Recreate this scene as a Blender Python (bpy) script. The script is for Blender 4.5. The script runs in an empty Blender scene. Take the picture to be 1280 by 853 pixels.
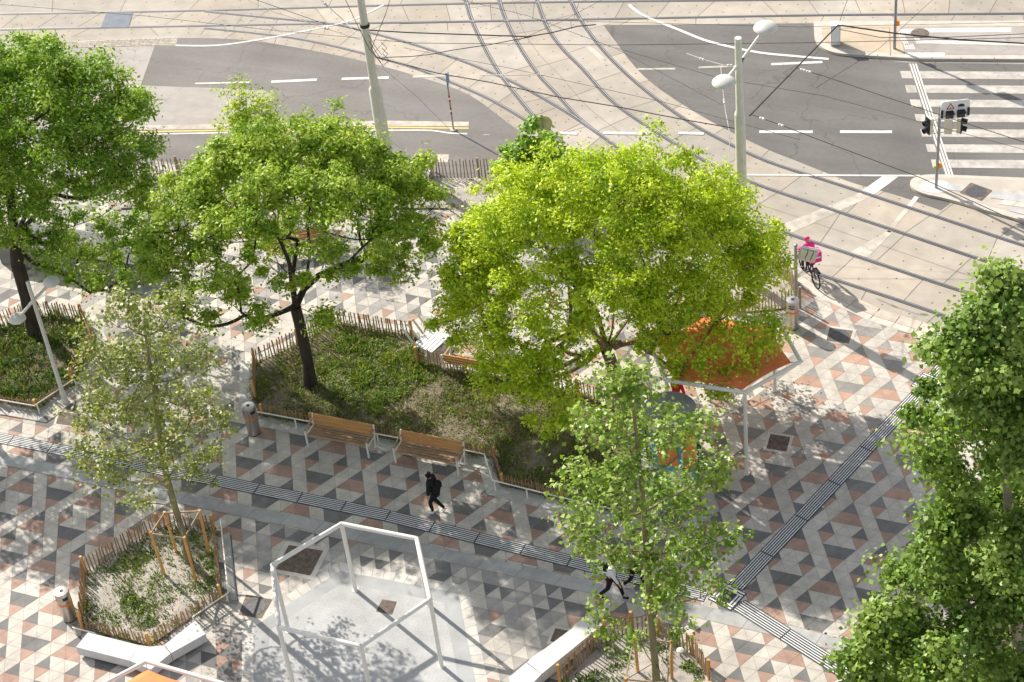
import bpy, bmesh, math, random
import numpy as np
from mathutils import Vector, Matrix
random.seed(7); rng=np.random.default_rng(11)
C=bpy.context.scene.collection
R=math.radians
# ------------------------------------------------------------------ camera model (also used to turn photo pixels into ground points)
FPX=2475.1639; CAM=np.array([10.57905,-37.49405,42.0873])
def _r(ax,t):
    c,s=math.cos(t),math.sin(t)
    return np.array([[1,0,0],[0,c,-s],[0,s,c]]) if ax==0 else np.array([[c,-s,0],[s,c,0],[0,0,1]])
ROT=_r(2,.4463)@_r(0,.8828)@_r(2,-.1211)
def ray(x,y): return ROT@np.array([x-640,426.5-y,-FPX])
def at(x,y,z=0.0):
    d=ray(x,y); t=(z-CAM[2])/d[2]; p=CAM+t*d; return Vector(p)
def xy(x,y,z=0.0):
    p=at(x,y,z); return (p.x,p.y)
VH=ROT@np.array([0,0,-1.]); VH=np.array([VH[0],VH[1],0]); VH/=np.linalg.norm(VH)   # horizontal view direction
def at_plane(x,y,base,off=0.0):
    """point seen at pixel x,y lying in the upright plane through `base`, pushed off metres away"""
    d=ray(x,y); q=np.array([base[0],base[1],0])+VH*off
    t=((q-CAM)@VH)/(d@VH); return CAM+t*d
# ------------------------------------------------------------------ materials
M={}
def newmat(name):
    m=bpy.data.materials.new(name); m.use_nodes=True; nt=m.node_tree; b=nt.nodes['Principled BSDF']; M[name]=m; return m,nt,b
def N(nt,t,**k):
    n=nt.nodes.new(t)
    for a,v in k.items(): setattr(n,a,v)
    return n
def mat(name,col,rough=.8,amt=.15,scale=3.,metal=0,bump=0,bscale=40.,big=0,bigscale=.35,attr=False,spec=.3,stretch=None,coord='Object',speck=0):
    m,nt,b=newmat(name); L=nt.links.new
    b.inputs['Roughness'].default_value=rough; b.inputs['Metallic'].default_value=metal
    b.inputs['Specular IOR Level'].default_value=spec
    tc=N(nt,'ShaderNodeTexCoord'); src=tc.outputs[coord]
    if stretch:
        mp=N(nt,'ShaderNodeMapping'); mp.inputs['Scale'].default_value=stretch; L(src,mp.inputs['Vector']); src=mp.outputs[0]
    if attr:
        a=N(nt,'ShaderNodeAttribute'); a.attribute_name='Col'; cur=a.outputs['Color']
    else:
        c=N(nt,'ShaderNodeRGB'); c.outputs[0].default_value=(*col,1); cur=c.outputs[0]
    def mod(cur,sc,am,detail=6,lo=.3,hi=.7):
        n=N(nt,'ShaderNodeTexNoise'); n.inputs['Scale'].default_value=sc; n.inputs['Detail'].default_value=detail; L(src,n.inputs['Vector'])
        r=N(nt,'ShaderNodeMapRange'); r.inputs['From Min'].default_value=lo; r.inputs['From Max'].default_value=hi
        r.inputs['To Min'].default_value=1-am; r.inputs['To Max'].default_value=1+am; L(n.outputs['Fac'],r.inputs['Value'])
        v=N(nt,'ShaderNodeVectorMath',operation='SCALE'); L(cur,v.inputs[0]); L(r.outputs[0],v.inputs['Scale']); return v.outputs[0]
    if amt: cur=mod(cur,scale,amt)
    if big: cur=mod(cur,bigscale,big,4)
    if speck: cur=mod(cur,90,speck,2,.35,.65)
    L(cur,b.inputs['Base Color'])
    if bump:
        n=N(nt,'ShaderNodeTexNoise'); n.inputs['Scale'].default_value=bscale; n.inputs['Detail'].default_value=8; L(src,n.inputs['Vector'])
        bp=N(nt,'ShaderNodeBump'); bp.inputs['Strength'].default_value=bump; bp.inputs['Distance'].default_value=.02
        L(n.outputs['Fac'],bp.inputs['Height']); L(bp.outputs[0],b.inputs['Normal'])
    return m
mat('ground',(.30,.275,.24),.9,.12,.6,big=.12,bigscale=.05)
mat('slab',(.44,.385,.315),.85,.10,1.6,bump=.15,bscale=60,big=.14,bigscale=.25,attr=True,speck=.06)
mat('joint',(.13,.115,.10),.95,.2,4)
mat('grout',(.26,.235,.205),.95,.15,3)
mat('tile',(.5,.5,.5),.75,.12,3.5,bump=.12,bscale=90,big=.15,bigscale=.45,attr=True,speck=.10)
mat('band',(.34,.34,.33),.75,.10,1.5,bump=.1,big=.14,bigscale=.6,speck=.06)
mat('asphalt',(.195,.182,.168),.88,.05,5,bump=.3,bscale=120,big=.16,bigscale=.22,speck=.14)
mat('asphalt_dark',(.15,.141,.131),.88,.05,5,bump=.3,bscale=120,big=.16,bigscale=.25,speck=.14)
mat('asphalt_pale',(.36,.33,.295),.88,.08,2,bump=.25,bscale=120,big=.12,bigscale=.2,speck=.08)
mat('paint_line',(.64,.61,.56),.7,.12,5,big=.08,bigscale=2)
mat('paint_worn',(.44,.41,.365),.75,.16,4,big=.12,bigscale=1.2)
mat('paint_faint',(.46,.41,.345),.8,.16,4,big=.2,bigscale=1.2)
mat('paint_yellow',(.72,.50,.12),.7,.1,5)
mat('kerb',(.50,.46,.40),.85,.1,3,bump=.15,speck=.1)
mat('kerb_grey',(.40,.39,.37),.85,.12,3,bump=.15,speck=.1)
mat('cobble_white',(.43,.43,.42),.8,.08,2,big=.12,bigscale=.5,speck=.06)
def cobble():
    m=M['cobble_white']; nt=m.node_tree; L=nt.links.new; b=nt.nodes['Principled BSDF']
    tc=N(nt,'ShaderNodeTexCoord'); v=N(nt,'ShaderNodeTexVoronoi',feature='DISTANCE_TO_EDGE'); v.inputs['Scale'].default_value=8.5; v.inputs['Randomness'].default_value=.6
    L(tc.outputs['Object'],v.inputs['Vector'])
    r=N(nt,'ShaderNodeMapRange'); r.inputs['From Max'].default_value=.06; r.inputs['To Min'].default_value=.80; r.inputs['To Max'].default_value=1
    L(v.outputs['Distance'],r.inputs['Value'])
    old=b.inputs['Base Color'].links[0].from_socket
    s=N(nt,'ShaderNodeVectorMath',operation='SCALE'); L(old,s.inputs[0]); L(r.outputs[0],s.inputs['Scale']); L(s.outputs[0],b.inputs['Base Color'])
cobble()
mat('sett',(.42,.37,.31),.85,.2,6,big=.1,attr=False)
mat('ring',(.36,.365,.36),.75,.10,1.5,big=.16,bigscale=.7,speck=.05)
mat('rib_white',(.74,.73,.70),.6,.08,6)
mat('tactile_dark',(.055,.06,.07),.65,.15,5)
mat('steel',(.50,.485,.47),.33,.1,10,metal=1.)
mat('rail_groove',(.075,.066,.06),.7,.2,6)
mat('rust_iron',(.16,.125,.10),.7,.35,7,metal=.2)
mat('cast_iron',(.10,.10,.105),.55,.25,9,metal=.4)
mat('steel_plate',(.13,.15,.175),.6,.12,3,metal=.2)
mat('soil',(.215,.18,.13),.95,.22,5,bump=.8,bscale=25,big=.2,bigscale=.8,speck=.12)
mat('soil_dark',(.185,.15,.11),.95,.3,5,bump=.9,bscale=20,big=.25,bigscale=.8,speck=.15)
mat('sand',(.40,.36,.315),.95,.14,5,bump=.7,bscale=25,big=.12,bigscale=1,speck=.12)
mat('picket',(.34,.215,.115),.8,.3,9,stretch=(1,1,.15))
mat('picket_pale',(.36,.27,.18),.85,.3,9,stretch=(1,1,.15))
mat('stake',(.62,.33,.10),.7,.25,6,stretch=(1,1,.15))
mat('bench_wood',(.36,.235,.14),.6,.25,7,stretch=(.25,3,3))
mat('bench_back',(.52,.27,.095),.55,.2,7,stretch=(.25,3,3))
mat('white_metal',(.76,.73,.66),.45,.04,4,spec=.5)
mat('lamp_paint',(.64,.62,.55),.45,.06,4,spec=.5)
mat('white_concrete',(.60,.595,.58),.75,.06,3,big=.06,bigscale=1,speck=.04)
mat('brushed_steel',(.50,.47,.44),.34,.1,30,metal=.9,stretch=(1,1,.05))
mat('black_metal',(.03,.03,.032),.5,.1,6)
mat('orange_band',(.75,.19,.04),.5,.05,6)
mat('signal_beige',(.62,.59,.48),.5,.06,5)
mat('signal_black',(.02,.022,.025),.4,.1,5)
mat('lens_dark',(.05,.045,.05),.15,.1,5)
mat('sign_back',(.70,.56,.36),.6,.12,4)
mat('galv',(.33,.335,.34),.5,.12,12,metal=.5)
mat('red_paint',(.55,.03,.03),.5,.05,5); mat('white_paint',(.8,.8,.78),.5,.03,5); mat('blue_paint',(.10,.22,.48),.5,.05,5)
mat('orange_plastic',(.85,.30,.03),.4,.02,5); mat('green_plastic',(.45,.62,.05),.4,.02,5)
mat('canvas_orange',(.92,.26,.095),.8,.05,3,big=.08,bigscale=1.5)
mat('wire',(.05,.045,.045),.6,.1,5); mat('insulator',(.62,.58,.52),.4,.05,5); mat('wire_pale',(.55,.52,.48),.6,.05,5)
mat('concrete_grey',(.22,.215,.20),.85,.15,2.5,big=.2,bigscale=1,speck=.08)
mat('dark_panel',(.10,.10,.10),.6,.1,2.5,big=.15,bigscale=1)
mat('poster_blue',(.10,.32,.40),.5,.1,4); mat('poster_orange',(.80,.22,.05),.5,.1,4); mat('poster_green',(.15,.40,.18),.5,.1,4); mat('poster_paper',(.58,.62,.60),.45,.1,4,big=.2,bigscale=3); mat('poster_violet',(.16,.12,.42),.5,.1,4)
mat('cloth_black',(.012,.012,.014),.85,.3,10); mat('cloth_white',(.68,.70,.78),.85,.06,10); mat('cloth_red',(.55,.02,.03),.8,.1,10); mat('cloth_pink',(.85,.03,.28),.6,.08,10)
mat('skin',(.50,.29,.20),.6,.05,10); mat('hair',(.10,.055,.03),.7,.2,20); mat('shoe_white',(.80,.79,.84),.6,.03,10); mat('jeans',(.05,.055,.075),.85,.15,20)
mat('rubber',(.02,.02,.02),.8,.1,10); mat('pigeon_grey',(.14,.15,.19),.7,.2,20)
mat('bark_dark',(.052,.040,.032),.95,.35,6,bump=.6,bscale=14,stretch=(1,1,.3)); mat('bark_warm',(.21,.145,.10),.9,.3,6,bump=.5,bscale=14,stretch=(1,1,.3)); mat('bark_pale',(.40,.33,.25),.9,.25,6,bump=.5,bscale=14,stretch=(1,1,.3)); mat('bark_green',(.21,.185,.10),.85,.2,6,bump=.3,bscale=14,stretch=(1,1,.3))
def leafmat(name,trans=.45,rough=.5,spec=.25):
    m,nt,b=newmat(name); L=nt.links.new
    a=N(nt,'ShaderNodeAttribute'); a.attribute_name='Col'
    b.inputs['Roughness'].default_value=rough; b.inputs['Specular IOR Level'].default_value=spec; L(a.outputs['Color'],b.inputs['Base Color'])
    t=N(nt,'ShaderNodeBsdfTranslucent'); mx=N(nt,'ShaderNodeMixShader'); mx.inputs[0].default_value=trans
    g=N(nt,'ShaderNodeVectorMath',operation='MULTIPLY'); g.inputs[1].default_value=(1.22,1.22,.45); L(a.outputs['Color'],g.inputs[0]); L(g.outputs[0],t.inputs['Color'])
    L(b.outputs[0],mx.inputs[1]); L(t.outputs[0],mx.inputs[2]); L(mx.outputs[0],nt.nodes['Material Output'].inputs['Surface'])
leafmat('leaf',.34,.5,.3); leafmat('leaf_gloss',.32,.42,.35); leafmat('herb',.3,.6,.2)
# ------------------------------------------------------------------ mesh builder
class MB:
    def __init__(s): s.v=[]; s.f=[]; s.c=[]; s.mi=[]
    def poly(s,pts,col=None,mi=0):
        i=len(s.v); s.v+= [tuple(p) for p in pts]; s.f.append(tuple(range(i,i+len(pts)))); s.c.append(col); s.mi.append(mi); return s
    def sheet(s,pts2,z,col=None,mi=0):
        a=sum(pts2[k-1][0]*pts2[k][1]-pts2[k][0]*pts2[k-1][1] for k in range(len(pts2)))
        if a<0: pts2=pts2[::-1]
        return s.poly([(p[0],p[1],z) for p in pts2],col,mi)
    def prism(s,pts2,z0,z1,col=None,mi=0,base=False):
        a=sum(pts2[k-1][0]*pts2[k][1]-pts2[k][0]*pts2[k-1][1] for k in range(len(pts2)))
        if a<0: pts2=pts2[::-1]
        n=len(pts2); s.poly([(p[0],p[1],z1) for p in pts2],col,mi)
        for k in range(n):
            p,q=pts2[k],pts2[(k+1)%n]; s.poly([(p[0],p[1],z0),(q[0],q[1],z0),(q[0],q[1],z1),(p[0],p[1],z1)],col,mi)
        if base: s.poly([(p[0],p[1],z0) for p in pts2[::-1]],col,mi)
        return s
    def box(s,c,size,rz=0,col=None,mi=0,axes=None):
        c=Vector(c); h=Vector(size)/2
        if axes is None: ax=[Vector((math.cos(rz),math.sin(rz),0)),Vector((-math.sin(rz),math.cos(rz),0)),Vector((0,0,1))]
        else: ax=[Vector(a).normalized() for a in axes]
        P=[c+ax[0]*h[0]*i+ax[1]*h[1]*j+ax[2]*h[2]*k for i in(-1,1) for j in(-1,1) for k in(-1,1)]
        for q in ((0,1,3,2),(4,6,7,5),(0,4,5,1),(2,3,7,6),(0,2,6,4),(1,5,7,3)): s.poly([P[t] for t in q],col,mi)
        return s
    def beam(s,a,b,w,h,col=None,mi=0,up=(0,0,1)):
        a=Vector(a);b=Vector(b);d=(b-a); L=d.length; d.normalize(); u=Vector(up)
        if abs(d.dot(u))>.98: u=Vector((1,0,0))
        x=d.cross(u).normalized(); u=x.cross(d).normalized()
        return s.box((a+b)/2,(L,w,h),axes=(d,x,u),col=col,mi=mi)
    def tube(s,pts,r,n=8,cap=True,col=None,mi=0):
        pts=[Vector(p) for p in pts]; rr=r if isinstance(r,(list,tuple)) else [r]*len(pts)
        rings=[]; prev=None
        for k,p in enumerate(pts):
            d=(pts[min(k+1,len(pts)-1)]-pts[max(k-1,0)]).normalized()
            if prev is None:
                u=Vector((0,0,1)) if abs(d.z)<.9 else Vector((1,0,0)); x=d.cross(u).normalized()
            else: x=(prev-d*prev.dot(d)).normalized()
            prev=x; y=d.cross(x)
            i=len(s.v); s.v+=[tuple(p+(x*math.cos(2*math.pi*t/n)+y*math.sin(2*math.pi*t/n))*rr[k]) for t in range(n)]; rings.append(i)
        for k in range(len(rings)-1):
            a,b=rings[k],rings[k+1]
            for t in range(n): s.f.append((a+t,a+(t+1)%n,b+(t+1)%n,b+t)); s.c.append(col); s.mi.append(mi)
        if cap:
            s.f.append(tuple(rings[0]+t for t in range(n))[::-1]); s.c.append(col); s.mi.append(mi)
            s.f.append(tuple(rings[-1]+t for t in range(n))); s.c.append(col); s.mi.append(mi)
        return s
    def lathe(s,c,prof,n=24,col=None,mi=0,axis=(0,0,1),arc=(0,2*math.pi)):
        c=Vector(c); a=Vector(axis).normalized(); u=Vector((1,0,0)) if abs(a.x)<.9 else Vector((0,1,0)); x=(u-a*u.dot(a)).normalized(); y=a.cross(x)
        full=abs(arc[1]-arc[0]-2*math.pi)<1e-6; m=n if full else n+1; rings=[]
        for r,h in prof:
            i=len(s.v); s.v+=[tuple(c+a*h+(x*math.cos(arc[0]+(arc[1]-arc[0])*t/n)+y*math.sin(arc[0]+(arc[1]-arc[0])*t/n))*r) for t in range(m)]; rings.append(i)
        for k in range(len(rings)-1):
            p,q=rings[k],rings[k+1]
            for t in range(n if full else n): s.f.append((p+t,p+(t+1)%m,q+(t+1)%m,q+t)); s.c.append(col); s.mi.append(mi)
        return s
    def ribbon(s,pts,w,z,col=None,off=0,mi=0):
        pts=[Vector((p[0],p[1])) for p in pts]; Lf=[];Rt=[]
        for k,p in enumerate(pts):
            d=(pts[min(k+1,len(pts)-1)]-pts[max(k-1,0)]).normalized(); n=Vector((-d.y,d.x))
            Lf.append(p+n*(off+w/2)); Rt.append(p+n*(off-w/2))
        for k in range(len(pts)-1):
            s.poly([(*Rt[k],z),(*Rt[k+1],z),(*Lf[k+1],z),(*Lf[k],z)],col,mi)
        return s
    def build(s,name,mats,parent=None,smooth=False,bevel=0):
        me=bpy.data.meshes.new(name); me.from_pydata(s.v,[],s.f)
        if isinstance(mats,str): mats=[mats]
        for m in mats: me.materials.append(M[m])
        if any(s.mi): me.polygons.foreach_set('material_index',s.mi)
        if any(c is not None for c in s.c):
            at_=me.color_attributes.new('Col','FLOAT_COLOR','CORNER'); arr=[]
            for f,c in zip(s.f,s.c): arr+=[*(c or (.5,.5,.5)),1.]*len(f)
            at_.data.foreach_set('color',arr)
        if smooth: me.polygons.foreach_set('use_smooth',[True]*len(me.polygons))
        me.update(); o=bpy.data.objects.new(name,me); C.objects.link(o)
        if smooth:
            try: me.set_sharp_from_angle(angle=R(40))
            except Exception: pass
        if parent: 
            o.parent=parent; o.matrix_parent_inverse=Matrix.Translation(-Vector(parent.location)) if parent.rotation_euler.z==0 else Matrix.Identity(4)
        if bevel:
            b=o.modifiers.new('bevel','BEVEL'); b.width=bevel; b.segments=2; b.limit_method='ANGLE'
        return o
def tag(o,label=None,cat=None,group=None,kind=None):
    if label: o['label']=label
    if cat: o['category']=cat
    if group: o['group']=group
    if kind: o['kind']=kind
    return o
def struct(mb,name,m,**k):
    o=mb.build(name,m,**k); o['kind']='structure'; return o
def empty(name,loc,label,cat,group=None,rz=0):
    o=bpy.data.objects.new(name,None); C.objects.link(o); o.location=loc; o.rotation_euler.z=rz; o.empty_display_size=.2
    return tag(o,label,cat,group)
def inpoly(x,y,P):
    c=False;n=len(P)
    for i in range(n):
        x1,y1=P[i][:2];x2,y2=P[i-1][:2]
        if (y1>y)!=(y2>y) and x<(x2-x1)*(y-y1)/(y2-y1)+x1: c=not c
    return c
def px(*l): return [xy(a,b) for a,b in l]
def lerp(a,b,t): return (a[0]+(b[0]-a[0])*t,a[1]+(b[1]-a[1])*t)
def smoothline(P,per=6):
    P=[Vector(p) for p in P]; out=[]
    for i in range(len(P)-1):
        p0=P[max(i-1,0)];p1=P[i];p2=P[i+1];p3=P[min(i+2,len(P)-1)]
        for k in range(per):
            t=k/per; out.append(.5*((2*p1)+(p2-p0)*t+(2*p0-5*p1+4*p2-p3)*t*t+(3*p1-p0-3*p2+p3)*t**3))
    out.append(P[-1]); return out
def jit(c,a=.06):
    k=1+random.uniform(-a,a); return tuple(x*k for x in c)
# ------------------------------------------------------------------ ground and roads
struct(MB().sheet([(-300,-200),(250,-200),(250,400),(-300,400)],-.12),'ground','ground')
EDGE=[xy(1420,514),xy(1275,455),xy(1175,421),xy(1092,395),xy(1035,368),xy(1003,345)]   # kerb line between plaza and tram slabs
E2=xy(985,338)
SLC=(.385,.35,.30); SLW=(.41,.345,.265)
# concrete of the tramway: one sheet split in slabs of slightly different tint further below
struct(MB().sheet([(-70,14),(-17,14.2),(-3.5,13.2),(14,7.5),(30,2),(70,40),(60,90),(-90,90)],-.012,SLC),'tramway_concrete','slab')
# rails (photo traced)
RA=px((-160,20),(0,17.5),(256,13),(512,6),(700,2.5),(900,0.5),(1100,-1.5),(1400,-4))
RB=px((-160,41),(0,37),(256,32),(512,28),(768,23.6),(1024,19),(1280,17),(1420,15))
RC=px((256,14),(316,20),(368,25),(416,29.5),(448,37),(512,54),(572,74),(612,90),(652,108),(708,140),(752,170))
RD=px((256,35),(316,41),(376,49),(436,62),(512,83),(562,102),(612,124),(660,152),(700,178),(728,197))
RE=px((560,-70),(575,-25),(582,0),(590,26),(604,56),(622,88),(642,115),(674,152),(728,197),(790,237),(860,273),(945,310),(1022,342),(1110,371),(1207,403.5),(1330,442))
RF=px((606,-60),(618,-20),(624,0),(632,24),(648,56),(672,92),(698,120),(722,146),(752,170),(800,203),(870,242),(965,284.5),(1040,310),(1130,340),(1213.7,367.5),(1340,406))
RG=px((650,-55),(664,-20),(671,0),(684,34),(704,62),(728,86),(768,129),(828,170),(870,195),(909,215),(960,235.5),(1040,262),(1130,292),(1233.7,327),(1360,367))
RH=px((690,-50),(704,-20),(713,0),(724,22),(742,48),(768,78),(808,114),(856,149),(900,174),(960,202),(1040,228),(1150,264),(1280,307),(1380,338))
rails=[('straight tram rail farthest up the picture, along the very top edge',RA),('straight tram rail just below the topmost one, running past the white cabinet',RB),
('curved tram rail branching from the upper straight rail at the left pole',RC),('curved tram rail bordering the dark asphalt behind the white mast',RD),
('long curved tram rail nearest the plaza, passing the pink rider',RE),('long curved tram rail second from the plaza edge',RF),('long curved tram rail third from the plaza, second from the crossing',RG),('long bright curved tram rail beside the right asphalt',RH)]
dense=[]
for lab,pl in rails:
    d=smoothline(pl,5); dense.append(d)
    t=empty('tram_rail',(d[len(d)//2].x,d[len(d)//2].y,0),lab,'tram rail','tram rails set in the concrete')
    MB().ribbon(d,.17,-.005+.0006*len(dense)).build('rail_bed','rail_groove',t)
    b=MB()
    b.ribbon(d,.042,.004+.0004*len(dense),off=.035).ribbon(d,.018,.003+.0004*len(dense),off=-.045); b.build('rail_head','steel',t)
# slab joints
def resample(d,step,start=0.):
    out=[];acc=-start
    for a,b in zip(d,d[1:]):
        L=(b-a).length; 
        while acc<=L:
            if acc>=0: out.append(a+(b-a)*(acc/L))
            acc+=step
        acc-=L
    return out
def near(p,d): 
    return min(d,key=lambda q:(q-p).length_squared)
J=MB(); SL=MB(); dots=MB()
DE=[Vector(p) for p in smoothline([Vector(p) for p in EDGE[::-1]],4)]
def strip(A,B,step,start,jw=.022,tint=.09,skip=None,za=-.0095):
    P=resample(A,step,start); prev=None
    for p in P:
        q=near(p,B)
        if (q-p).length>5.2 or (q-p).length<.45: prev=None; continue
        if skip and skip(p): prev=None; continue
        J.ribbon([p,q],jw,za+.003)
        if prev:
            k=1+random.uniform(-tint,tint); w=random.random()
            col=tuple((SLC[i]*(1-w*.6)+SLW[i]*w*.6)*k for i in range(3))
            SL.sheet([tuple(prev[0]),tuple(p),tuple(q),tuple(prev[1])],za,col)
            for t1,t2 in ((.3,.3),(.7,.3),(.3,.72),(.7,.7)):
                c=lerp(lerp(prev[0],p,t1),lerp(prev[1],q,t1),t2); dots.sheet([(c[0]+.035*math.cos(a),c[1]+.035*math.sin(a)) for a in (0,1.05,2.1,3.14,4.2,5.2)],za+.002)
        prev=(p,q)
rA,rB,rC,rD,rE,rF,rG,rH=dense
strip(rH,rG,2.55,.3); strip(rG,rF,2.55,1.2,za=-.0094); strip(rF,rE,2.6,.5,za=-.0093)
strip(rA,rB,1.9,.7,za=-.0092)
off=lambda d,k:[p+Vector((-(d[min(i+1,len(d)-1)]-d[max(i-1,0)]).normalized().y,(d[min(i+1,len(d)-1)]-d[max(i-1,0)]).normalized().x))*k for i,p in enumerate(d)]
strip(rA,off(rA,2.6),3.1,.9,za=-.0091); strip(off(rA,2.65),off(rA,5.4),3.1,1.9,za=-.0091); 
strip(rD,rC,1.7,.4,za=-.0089)
strip(rH,off(rH,1.0),2.4,1.0,za=-.0088); strip(rE[-22:],off(rE,-1.5)[-22:],2.6,.2,za=-.0087); strip(rD,off(rD,-.7),1.9,.4,za=-.0086); strip(rB,off(rB,-.75),2.6,.4,za=-.0103)
for k in (2.62,5.45): J.ribbon(off(rA,k),.02,-.006)
J.ribbon(off(rG,-.98),.015,-.006)
struct(SL,'tramway_slabs','slab'); struct(J,'slab_joints','joint'); struct(dots,'slab_dowel_marks','joint')
# asphalt
def wear(m,ang,amt=.10):
    m=M[m]; nt=m.node_tree; L=nt.links.new; b=nt.nodes['Principled BSDF']; tc=N(nt,'ShaderNodeTexCoord'); mp=N(nt,'ShaderNodeMapping'); mp.inputs['Rotation'].default_value=(0,0,-ang); mp.inputs['Scale'].default_value=(.07,.9,1)
    L(tc.outputs['Object'],mp.inputs['Vector']); n=N(nt,'ShaderNodeTexNoise'); n.inputs['Scale'].default_value=1.3; n.inputs['Detail'].default_value=5; L(mp.outputs[0],n.inputs['Vector'])
    r=N(nt,'ShaderNodeMapRange'); r.inputs['From Min'].default_value=.32; r.inputs['From Max'].default_value=.68; r.inputs['To Min'].default_value=1-amt; r.inputs['To Max'].default_value=1+amt; L(n.outputs['Fac'],r.inputs['Value'])
    v=N(nt,'ShaderNodeTexVoronoi',feature='DISTANCE_TO_EDGE'); v.inputs['Scale'].default_value=.23; v.inputs['Randomness'].default_value=1
    nz=N(nt,'ShaderNodeTexNoise'); nz.inputs['Scale'].default_value=1.1; nz.inputs['Detail'].default_value=6; L(tc.outputs['Object'],nz.inputs['Vector']); ad=N(nt,'ShaderNodeVectorMath',operation='MULTIPLY_ADD'); ad.inputs[1].default_value=(1.6,1.6,0); L(nz.outputs['Color'],ad.inputs[0]); L(tc.outputs['Object'],ad.inputs[2]); L(ad.outputs[0],v.inputs['Vector'])
    c=N(nt,'ShaderNodeMapRange'); c.inputs['From Max'].default_value=.006; c.inputs['To Min'].default_value=.72; c.inputs['To Max'].default_value=1; L(v.outputs['Distance'],c.inputs['Value'])
    mu=N(nt,'ShaderNodeMath',operation='MULTIPLY'); L(r.outputs[0],mu.inputs[0]); L(c.outputs[0],mu.inputs[1])
    old=b.inputs['Base Color'].links[0].from_socket; s_=N(nt,'ShaderNodeVectorMath',operation='SCALE'); L(old,s_.inputs[0]); L(mu.outputs[0],s_.inputs['Scale']); L(s_.outputs[0],b.inputs['Base Color'])
ang_=math.atan2(xy(1016,165)[1]-xy(949,165)[1],xy(1016,165)[0]-xy(949,165)[0])
for a_ in ('asphalt','asphalt_dark','asphalt_pale'): wear(a_,ang_)
for a_ in ('paint_worn','paint_line','paint_faint'): wear(a_,ang_+.5,.10)
def road(name,m,pts,z): return struct(MB().sheet(pts,z),name,m)
W_edge=smoothline([Vector(p) for p in px((221,47.5),(269,48),(316,51),(350,56),(400,65),(456,77),(527,97),(587,119),(641,158),(700,196),(740,222))],4)
road('road_asphalt_left','asphalt',[tuple(p) for p in W_edge]+px((720,236),(640,233),(400,226),(-200,228),(-200,140),(176,108),(193,58),(217,57)),-.004)
road('road_asphalt_pale','asphalt_pale',px((-250,66),(193,58.2),(176,107),(262,110),(330,113),(345,124),(300,140),(290,155),(100,161),(-250,166)),-.001)
road('road_patch','asphalt_pale',px((177,108),(190,108),(172,154),(162,154)),.001)
E_edge=smoothline([Vector(p) for p in px((754,31.5),(765,46),(792,81.6),(820,108),(865,138),(910,163),(960,187),(994,200.5),(1060,226.5),(1100,238),(1130,247),(1176,263))],4)
road('road_asphalt_right','asphalt_dark',[tuple(p) for p in E_edge]+px((1188,254),(1160,236),(1290,226),(1500,228),(1500,82),(1290,80),(1130,78),(1035,66),(1018,50),(1017,29)),-.004)
road('setts_strip','sett',px((60,52),(222,46.5),(220,57),(60,62)),-.003)
st=MB()
for i in range(62):
    for j in range(5):
        a=lerp(xy(62,53),xy(221,47),(i+.5*(j%2))/62); b=lerp(xy(62,61),xy(219,56.5),(i+.5*(j%2))/62); c=lerp(a,b,(j+.5)/5)
        a1=lerp(xy(62,53),xy(221,47),1/62); l1=math.dist(a1,xy(62,53)); w1=math.dist(a,b)/5
        st.box((c[0],c[1],.002),(l1*.8,w1*.78,.02),rz=random.uniform(-.05,.05)+math.atan2(a1[1]-xy(62,53)[1],a1[0]-xy(62,53)[0]),col=jit((.46,.41,.34),.22))
struct(st,'setts','tile')
# markings
mk=MB(); wn=MB(); ft=MB(); yl=MB(); ZM=.001
def quad(mb,*p,z=ZM): mb.sheet(px(*p),z)
def line(mb,a,b,w,z=ZM):
    mb.ribbon([Vector(xy(*a)),Vector(xy(*b))],w,z)
for a,b in (((244,104.6),(312,103)),((339,102.5),(396,99.8)),((427,98.8),(486,97.2))): line(mk,a,b,.17 if a[0]>300 else .1,z=.003)
line(mk,(140,109),(174,108.6),.12,z=.003); line(ft,(516,96),(574,94),.16); line(ft,(600,94),(680,93),.08)
line(wn,(797,86.5),(844,86),.13); line(wn,(873,84.5),(925,82.5),.13); line(mk,(964,80.5),(1028,77.7),.16)
line(mk,(949,164.8),(1016,164.8),.17); line(mk,(1050,164.8),(1115,164.9),.17)
for a,b in ((700,722),(754,812),(848,880)): line(mk,(a,166.5),(b,167.5),.17,z=.0105)
ribs=smoothline([Vector(p) for p in px((786,6),(797,15),(806,20),(822,27),(850,38),(880,50),(910,58),(950,66),(990,70),(1036,74))],4); mk.ribbon(ribs,.14,.0035)
mk.ribbon(smoothline([Vector(p) for p in px((220,57),(270,57),(316,51),(345,46),(395,36),(440,25),(480,6))],4),.11,.003)
line(mk,(860,218.5),(1150,220),.10,z=.0065)
quad(mk,(1105,219),(1125,219.5),(1093,243),(1071,243),z=-.0005); quad(ft,(1071,243),(1095,243),(990,291),(972,283),z=-.004)
line(mk,(1146,246),(1136,259),.17,z=-.0005); line(ft,(1134,261),(1110,290),.17,z=-.004); quad(ft,(1110,288),(1116,290),(1085,322),(1062,316),z=-.004)
quad(ft,(728,55),(733,54),(765,80),(757,82),z=-.003)
# left road: kerb island line, yellow + white
quad(ft,(165,157.5),(480,151),(586,152.5),(586,158),(480,158),(165,163),z=.0005)
line(yl,(165,165.2),(480,159.3),.09); line(yl,(480,159.3),(586,160.5),.09)
mk.ribbon(smoothline([Vector(p) for p in px((165,168.5),(400,163.8),(520,163),(545,164),(562,166.5),(584,167.5))],4),.09,.003)
quad(ft,(546,193),(561,193),(561,203),(546,203),z=.001); line(ft,(604,168.5),(612,168.6),.05)
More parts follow.
